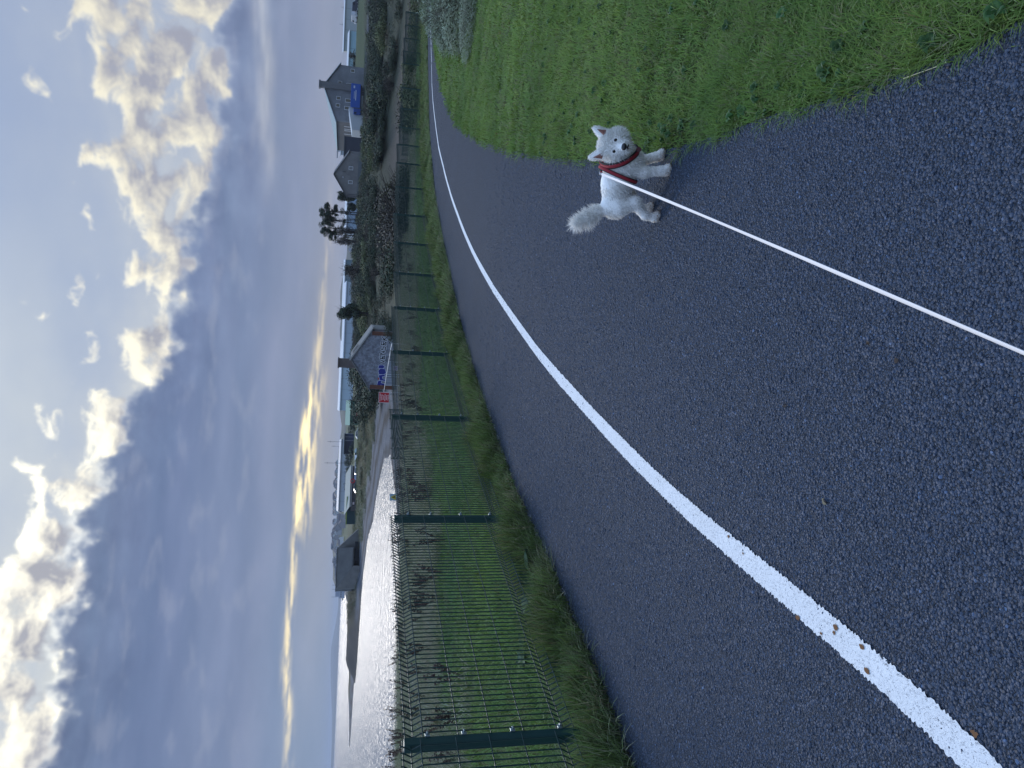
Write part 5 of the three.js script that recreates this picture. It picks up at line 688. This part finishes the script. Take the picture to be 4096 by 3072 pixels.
  const [gp2, k2] = at('pebbledash_house', 'plain grey house gable with one dark doorway strip left of the factory', 'house', 1418, 704, 200, undefined, -0.1); const w2 = 168 * k2, r2 = 100 * k2 + 0.4, e2 = 52 * k2; part('gable_wall', gable(w2, e2, r2, 0.4), render(0.245, 0.235, 0.225, 0.08), gp2); part('wall', boxAt(w2 - 0.02, e2 + 1, 9.5, 0, (e2 - 1) / 2, -4.76), render(0.20, 0.20, 0.20, 0.1), gp2); roofPair(w2, e2, r2, 10, 0.25, 0.18, std(0.10, 0.105, 0.11, 0.8), gp2, -4.6); part('foundation_band', boxAt(w2 + 0.02, 1.6, 0.05, 0, 0.1, 0.43), std(0.13, 0.145, 0.15, 0.9), gp2); for (const x of [1.9, -1.6]) windowAt(gp2, x, 2.7, 0.42, 0.8, 1.0, std(0.20, 0.20, 0.20, 0.6)); for (const x of [-w2 / 2 + 0.3, -w2 / 2 + 0.75]) part('drainpipe', boxAt(0.12, e2, 0.12, x, e2 / 2, 0.47), std(0.06, 0.06, 0.065, 0.6), gp2); part('wall_lamp', boxAt(0.25, 0.25, 0.3, -0.5, 4.6, 0.5), std(0.55, 0.56, 0.58, 0.4), gp2); part('bracket', boxAt(0.12, 0.8, 0.3, 0.9, 4.4, 0.5), std(0.06, 0.06, 0.06, 0.6), gp2);
  const [gd] = at('dark_shed', 'dark grey lean shed joined between factory and grey house', 'shed', 1418, 590, 222); part('wall', boxAt(5.5, 6.2, 6, 0, 2.1, 0), std(0.055, 0.058, 0.075, 0.85), gd); part('roof', boxAt(5.8, 0.2, 6.4, 0, 5.3, 0), std(0.09, 0.10, 0.11, 0.8), gd);
  const [gr] = at('harbour_crane', 'thin grey crane jib on the skyline beside the factory', 'crane', 1402, 612, 520); part('tower', boxAt(1.0, 18, 1.0, 0.5, 6, 0), std(0.34, 0.37, 0.40, 0.7), gr); part('jib', boxAt(13, 0.6, 0.6, 2.4, 14.6, 0.1), std(0.24, 0.26, 0.29, 0.7), gr); part('cabin', boxAt(2.2, 2.4, 2, 0.5, 10, 1.3), std(0.4, 0.45, 0.5, 0.7), gr);
  car('delivery_van', 'white van parked on the grass rise beside the road', [0.55, 0.58, 0.62], 1429, 72, 300, 2.2, undefined, true); car('parked_car', 'dark van shaped car beside the white van on the rise', [0.02, 0.025, 0.05], 1436, 30, 305, 0.2, undefined, true);
}
// ------------------------------------------------------------------ leafy things
function leafCloud(n, lobes, size, s0, tones) {      // leaves spread through a few lobes; each leaf its own tone
  seed(s0); const pos = [], idx = [], col = [], nrm = [];
  for (let i = 0; i < n; i++) {
    const L = lobes[Math.floor(rnd() * lobes.length)], u = rr(-1, 1), a = rnd() * 6.283, r = Math.pow(rnd(), 0.42), q = Math.sqrt(1 - u * u), x = L[0] + Math.cos(a) * q * r * L[3], y = L[1] + u * r * L[4], z = L[2] + Math.sin(a) * q * r * L[3]; if (y < 0.02) continue;
    const s = size * rr(0.6, 1.35), ax = V3(rr(-1, 1), rr(-0.6, 1), rr(-1, 1)).normalize(), bx = ax.clone().cross(V3(rr(-1, 1), rr(-1, 1), rr(-1, 1))).normalize(), k = pos.length / 3, t = tones[Math.floor(rnd() * tones.length)], v = rr(0.75, 1.25);
    for (const [p, w] of [[-1, 0], [0, 0.5], [0, -0.5], [1, 0]]) { pos.push(x + (ax.x * p + bx.x * w) * s, y + (ax.y * p + bx.y * w) * s, z + (ax.z * p + bx.z * w) * s); col.push(t[0] * v, t[1] * v, t[2] * v); }
    const out = V3(x - L[0], (y - L[1]) + 0.25 * L[4], z - L[2]).normalize(), gn = ax.clone().multiplyScalar(-1).cross(bx); if (gn.dot(out) > 0) idx.push(k, k + 1, k + 2, k + 1, k + 3, k + 2); else { gn.negate(); idx.push(k, k + 2, k + 1, k + 1, k + 2, k + 3); } out.multiplyScalar(0.7).addScaledVector(gn, 0.5).normalize(); for (let q = 0; q < 4; q++) nrm.push(out.x, out.y, out.z);
  }
  const g = new THREE.BufferGeometry(); g.setAttribute('position', new THREE.Float32BufferAttribute(pos, 3)); g.setAttribute('color', new THREE.Float32BufferAttribute(col, 3)); g.setAttribute('normal', new THREE.Float32BufferAttribute(nrm, 3)); g.setIndex(idx); return g;
}
const leafV = new THREE.MeshStandardMaterial({ vertexColors: true, roughness: 0.8, side: THREE.DoubleSide }), bark = std(0.038, 0.034, 0.030, 0.95);
const TONES = { dark: [[0.034, 0.054, 0.026], [0.046, 0.066, 0.030], [0.026, 0.040, 0.024]], olive: [[0.095, 0.120, 0.042], [0.072, 0.098, 0.036], [0.120, 0.130, 0.055]], brown: [[0.105, 0.088, 0.068], [0.125, 0.108, 0.085], [0.075, 0.070, 0.055]], grey: [[0.15, 0.19, 0.125], [0.11, 0.145, 0.085], [0.20, 0.235, 0.18]] };
function twigs(n, h, spread, s0, r0 = 0.03) { seed(s0); const gs = []; for (let i = 0; i < n; i++) { const a = rnd() * 6.28, m = V3(Math.cos(a) * spread * 0.35 * rnd(), h * rr(0.35, 0.55), Math.sin(a) * spread * 0.35 * rnd()), e = V3(m.x + Math.cos(a) * spread * rr(0.2, 0.7), h * rr(0.75, 1.02), m.z + Math.sin(a) * spread * rr(0.2, 0.7)); gs.push(rod(V3(0, -0.3, 0), m, r0, r0 * 0.6, 5), rod(m, e, r0 * 0.6, r0 * 0.15, 4)); for (let q = 0; q < 3; q++) { const t = m.clone().lerp(e, rr(0.2, 0.8)); gs.push(rod(t, t.clone().add(V3(rr(-1, 1) * spread * 0.3, h * rr(0.08, 0.25), rr(-1, 1) * spread * 0.3)), r0 * 0.3, r0 * 0.1, 4)); } } return mergeGeometries(gs); }
{   // scrub
  const kinds = ['dark', 'dark', 'olive', 'olive', 'brown'].map((t, i) => { seed(600 + i); const lobes = []; for (let q = 0; q < 9; q++) lobes.push([rr(-0.75, 0.75), rr(0.25, 0.75), rr(-0.75, 0.75), rr(0.32, 0.6), rr(0.25, 0.45)]); return { name: t, leaves: leafCloud(t === 'brown' ? 2000 : 2100, lobes, t === 'brown' ? 0.03 : 0.045, 620 + i, TONES[t]), fine: leafCloud(5200, lobes, 0.030, 660 + i, TONES[t]), light: leafCloud(800, lobes, 0.085, 680 + i, TONES[t]), stems: twigs(t === 'brown' ? 34 : 6, 1.1, 1.0, 640 + i, 0.022) }; });
  const LAB = { dark: 'dense dark green scrub bush in the thicket beyond the fence', olive: 'olive green scrub bush in the thicket beyond the fence', brown: 'bare brownish twiggy bush in the thicket beyond the fence' };
  seed(660); let made = 0;
  const bush = (x, z, r, hh, kd) => { const g = thing('scrub_bush', LAB[kd.name], 'bush', x, land(x, z) - 0.05, z, rnd() * 6.28, kd.name + ' scrub bushes'); g.scale.set(r, hh, r); part('foliage', Math.hypot(x, z) > 300 ? kd.light : r > 4.4 ? kd.fine : kd.leaves, leafV, g); part('stems', kd.stems, bark, g); made++; };
  for (let i = 0; i < 900 && made < 215; i++) {
    const az = lerp(1.5, 30, rnd()), d = lerp(46, 195, Math.pow(rnd(), 0.75)), [x, z] = polar(az, d), n = fbm(x * 0.03 + 2, z * 0.03, 3);
    if (az < 12.5 && d < 74 && d > 58 && az > 3) continue; if (az > 14.5 && d > 62 && d < 112) continue; if (d < 100 && az < 6.5) continue; if (az < 13 && d < 56 && rnd() < 0.6) continue; if (az > 19 && d > 196) continue;
    const kd = kinds[n > 0.05 ? (rnd() < 0.75 ? 2 + Math.floor(rnd() * 2) : 0) : rnd() < 0.16 ? 4 : Math.floor(rnd() * 2)], far = sstep(60, 160, d); bush(x, z, lerp(1.5, 2.9, rnd()) * lerp(0.8, 1.35, far), lerp(1.1, 2.0, rnd()) * lerp(0.8, 1.15, far), kd);
  }
  for (const [px, py, d, r, hh, t] of [[1470, 1520, 128, 6.5, 4.6, 0], [1455, 1560, 150, 7, 5.0, 0], [1470, 1475, 118, 6, 4.0, 0], [1480, 1600, 150, 5, 2.6, 2], [1480, 1440, 120, 5, 3.6, 1], [1510, 985, 60, 3, 2.2, 0], [1560, 890, 46, 2.6, 1.9, 4], [1540, 850, 50, 3.2, 2.4, 4], [1560, 800, 48, 2.4, 1.6, 4], [1500, 430, 128, 3.5, 3.0, 2], [1520, 410, 124, 4, 3.2, 1], [1530, 360, 120, 3.5, 2.8, 1], [1505, 480, 124, 4, 3.4, 0], [1505, 320, 150, 4.5, 2.6, 1], [1500, 200, 158, 6, 3.4, 0], [1502, 100, 160, 6, 3.4, 0], [1502, 20, 160, 6, 3.6, 0], [1500, 150, 150, 5, 2.8, 1], [1500, 60, 150, 5, 2.8, 1], [1498, 270, 160, 5, 3.0, 0], [1556, 1305, 80, 1.5, 1.3, 1]]) { const p = pd(px, py, d); bush(p.x, p.z, r, hh, kinds[t]); }
  for (let i = 0; i < 46; i++) { const az = lerp(-13, 0.5, rnd()), d = lerp(168, 228, rnd()), [x, z] = polar(az, d); const D = shoreDistance(x, z); if (D < 18 || D > 55) continue; bush(x, z, rr(1.5, 3), rr(0.6, 1.1), kinds[rnd() < 0.6 ? 2 : 1]); }
  for (let i = 0; i < 26; i++) { const az = lerp(-9, 12, rnd()), d = lerp(330, 460, rnd()), [x, z] = polar(az, d); bush(x, z, rr(4, 7), rr(2.5, 4.5), kinds[Math.floor(rnd() * 2)]); }
  for (let i = 0; i < 24; i++) { const az = lerp(16.5, 30, rnd()), d = lerp(330, 420, rnd()), [x, z] = polar(az, d); bush(x, z, rr(4, 7), rr(2.5, 4.2), kinds[Math.floor(rnd() * 3)]); }
}
{   // trees on the skyline
  const tree = (name, lab, px, py, d, hpx, wpx, kind, s0) => {
    const [g, k] = at(name, lab, 'tree', px, py, d), H = (1398 + (1536 - py) * 0.0437 - px) , h = hpx * k + Math.max(0, pd(px, py, d).y - g.position.y), w = wpx * k / 2; seed(s0);
    if (kind === 'pine') { const lean = rr(-0.1, 0.16) * h, tp = V3(lean, h * 0.88, rr(-0.4, 0.4)), c = new THREE.CatmullRomCurve3([V3(0, -0.4, 0), V3(lean * 0.3, h * 0.4, 0), tp]); part('trunk', new THREE.TubeGeometry(c, 10, 0.10, 6), bark, g); const gs = []; for (let i = 0; i < 44; i++) { const t = rr(0.2, 0.97), p = c.getPoint(t), a = rnd() * 6.28, L = rr(0.5, 1.6) * (0.6 + t * 0.5); gs.push(rod(p, p.clone().add(V3(Math.cos(a) * L, rr(0.2, 0.9) * L, Math.sin(a) * L)), 0.045, 0.012, 4)); } part('limbs', mergeGeometries(gs), bark, g); const lobes = []; for (let q = 0; q < 15; q++) lobes.push([lean + rr(-w, w), h * rr(0.74, 0.97), rr(-w, w) * 0.7, w * rr(0.28, 0.5), h * rr(0.03, 0.07)]); lobes.push([lean * 0.5 + rr(-0.5, 0.5), h * 0.5, 0, w * 0.5, h * 0.05]); part('crown', leafCloud(3600, lobes, 0.10, s0 + 1, TONES.dark), leafV, g); }
    else { part('trunk', rod(V3(0, -0.4, 0), V3(0, h * 0.45, 0), 0.22, 0.12, 7), bark, g); part('limbs', twigs(16, h * 0.95, w * 1.1, s0 + 2, 0.08), bark, g); const lobes = []; for (let q = 0; q < 13; q++) { const a = rnd() * 6.28, r = rnd() * w * 0.72; lobes.push([Math.cos(a) * r, h * rr(0.35, 0.84), Math.sin(a) * r, w * rr(0.28, 0.5), h * rr(0.10, 0.18)]); } part('crown', leafCloud(kind === 'thin' ? 900 : 3000, lobes, kind === 'thin' ? 0.15 : 0.2, s0 + 3, kind === 'thin' ? TONES.brown : TONES.dark), leafV, g); }
    return g;
  };
  tree('pine_tree', 'windswept pine with the flat dark crown nearest the grey house', 1403, 860, 172, 128, 58, 'pine', 701); tree('pine_tree', 'leaning pine with bare trunk in the middle of the skyline clump', 1404, 893, 173, 112, 50, 'pine', 703); tree('pine_tree', 'pine with thick ragged crown in the skyline clump', 1404, 917, 171, 124, 56, 'pine', 705); tree('pine_tree', 'thin sparse pine beside the ragged crowned pine', 1405, 940, 172, 100, 44, 'pine', 707); tree('pine_tree', 'slim pine trunk with a small crown hidden inside the skyline clump', 1404, 876, 176, 104, 40, 'pine', 721); tree('bare_tree', 'thin bare leaning tree between the pine trunks', 1405, 928, 176, 78, 40, 'thin', 723); tree('pine_tree', 'short dark pine low at the house end of the skyline clump', 1404, 848, 175, 92, 40, 'pine', 725); tree('bare_tree', 'half bare twiggy tree at the seaward end of the pine clump', 1406, 965, 170, 82, 52, 'thin', 709);
  tree('round_tree', 'reddish brown thin leaved tree standing alone on the scrub skyline', 1408, 1082, 150, 50, 76, 'thin', 711); tree('round_tree', 'round dark green tree standing before the teal warehouse', 1405, 1250, 142, 66, 76, 'full', 713); tree('round_tree', 'dark tree growing behind the grey house roof', 1405, 790, 215, 60, 46, 'full', 715); tree('bare_tree', 'small bare tree on the skyline right of the factory', 1420, 225, 300, 26, 34, 'thin', 717); tree('round_tree', 'dark green tree filling the gap beside the grey house', 1410, 825, 205, 30, 44, 'full', 719);
}
{   // silvery shrub at the lawn's far edge, and tall weeds round it
  const long = (n, h, s0) => { seed(s0); const pos = [], idx = [], col = []; for (let i = 0; i < n; i++) { const a = rnd() * 6.28, r = Math.sqrt(rnd()), y = h * Math.pow(rnd(), 0.7) * (1 - 0.55 * r * r), x = Math.cos(a) * r, z = Math.sin(a) * r, da = rnd() * 6.28, L = rr(0.04, 0.11), w = 0.009, up = rr(-0.3, 1.0), t = TONES.grey[Math.floor(rnd() * 3)], v = rr(0.7, 1.3), k = pos.length / 3, cx = Math.cos(da), cz = Math.sin(da); for (const [f, q] of [[0, 0], [0.5, 1], [0.5, -1], [1, 0]]) { pos.push(x + cx * L * f - cz * w * q, y + up * L * f, z + cz * L * f + cx * w * q); col.push(t[0] * v, t[1] * v * 1.05, t[2] * v); } idx.push(k, k + 1, k + 2, k + 1, k + 3, k + 2); } const g = new THREE.BufferGeometry(); g.setAttribute('position', new THREE.Float32BufferAttribute(pos, 3)); g.setAttribute('color', new THREE.Float32BufferAttribute(col, 3)); g.setIndex(idx); g.computeVertexNormals(); return g; };
  const geo = [long(6500, 1.0, 801), long(6500, 1.0, 802)], st = twigs(26, 1.05, 0.9, 803, 0.012); seed(810);
  [[1800, 10, 1.2, 0.75], [1790, 75, 1.0, 0.6], [1775, 30, 1.1, 0.9], [1840, 20, 1.1, 0.5], [1770, -60, 1.6, 1.1], [1850, -70, 1.5, 0.7], [1870, 60, 0.9, 0.3], [1770, 90, 0.8, 0.45]].forEach(([px, py, r, h], i) => { const p = gp(px + 25, py), g = thing('silver_shrub', 'low silvery leaved shrub spreading from the lawn edge to the far path', 'shrub', p.x, land(p.x, p.z) - 0.02, p.z, rnd() * 6, 'silvery shrubs by the lawn'); g.scale.set(r, h, r); part('foliage', geo[i % 2], leafV, g); part('stems', st, std(0.09, 0.085, 0.06, 0.9), g); });
}
{   // low railing in the dip beyond the fence, and the panel fence above the beach
  const run = (name, lab, A, B, n, h, bar, mat) => { const g = thing(name, lab, 'fence', A.x, land(A.x, A.z), A.z), O = g.position; const bars = []; for (let i = 0; i <= n; i++) { const q = A.clone().lerp(B, i / n); q.y = land(q.x, q.z); if (i % bar === 0) { part('post', rod(q.clone().sub(O).setY(q.y - O.y - 0.3), q.clone().sub(O).setY(q.y - O.y + h * 1.05), 0.045, 0.045, 5), mat, g); } else bars.push(rod(q.clone().sub(O), q.clone().sub(O).setY(q.y - O.y + h), 0.028, 0.028, 4)); if (i < n && i % bar === 0) { const e = A.clone().lerp(B, Math.min(n, i + bar) / n); e.y = land(e.x, e.z); for (const f of [0.15, 0.92]) part('rail', rod(q.clone().sub(O).add(V3(0, h * f, 0)), e.clone().sub(O).add(V3(0, h * f, 0)), 0.03, 0.03, 4), mat, g); } } const b = part('bars', mergeGeometries(bars), mat, g); b.userData.kind = 'stuff'; };
  const dk = std(0.020, 0.050, 0.045, 0.6); const P = (az, d) => { const [x, z] = polar(az, d); return V3(x, 0, z); };
  run('low_railing', 'low dark green railing in the dip beyond the mesh fence', P(17, 60), P(29, 66), 120, 0.7, 10, dk); run('panel_fence', 'dark green panel fence at the top of the shingle beach', P(-6.2, 66), P(-2.4, 70), 40, 1.3, 8, dk);
}
scene.fog = new THREE.FogExp2(0xc9d3e4, 0.00012);
renderer.render(scene, camera);
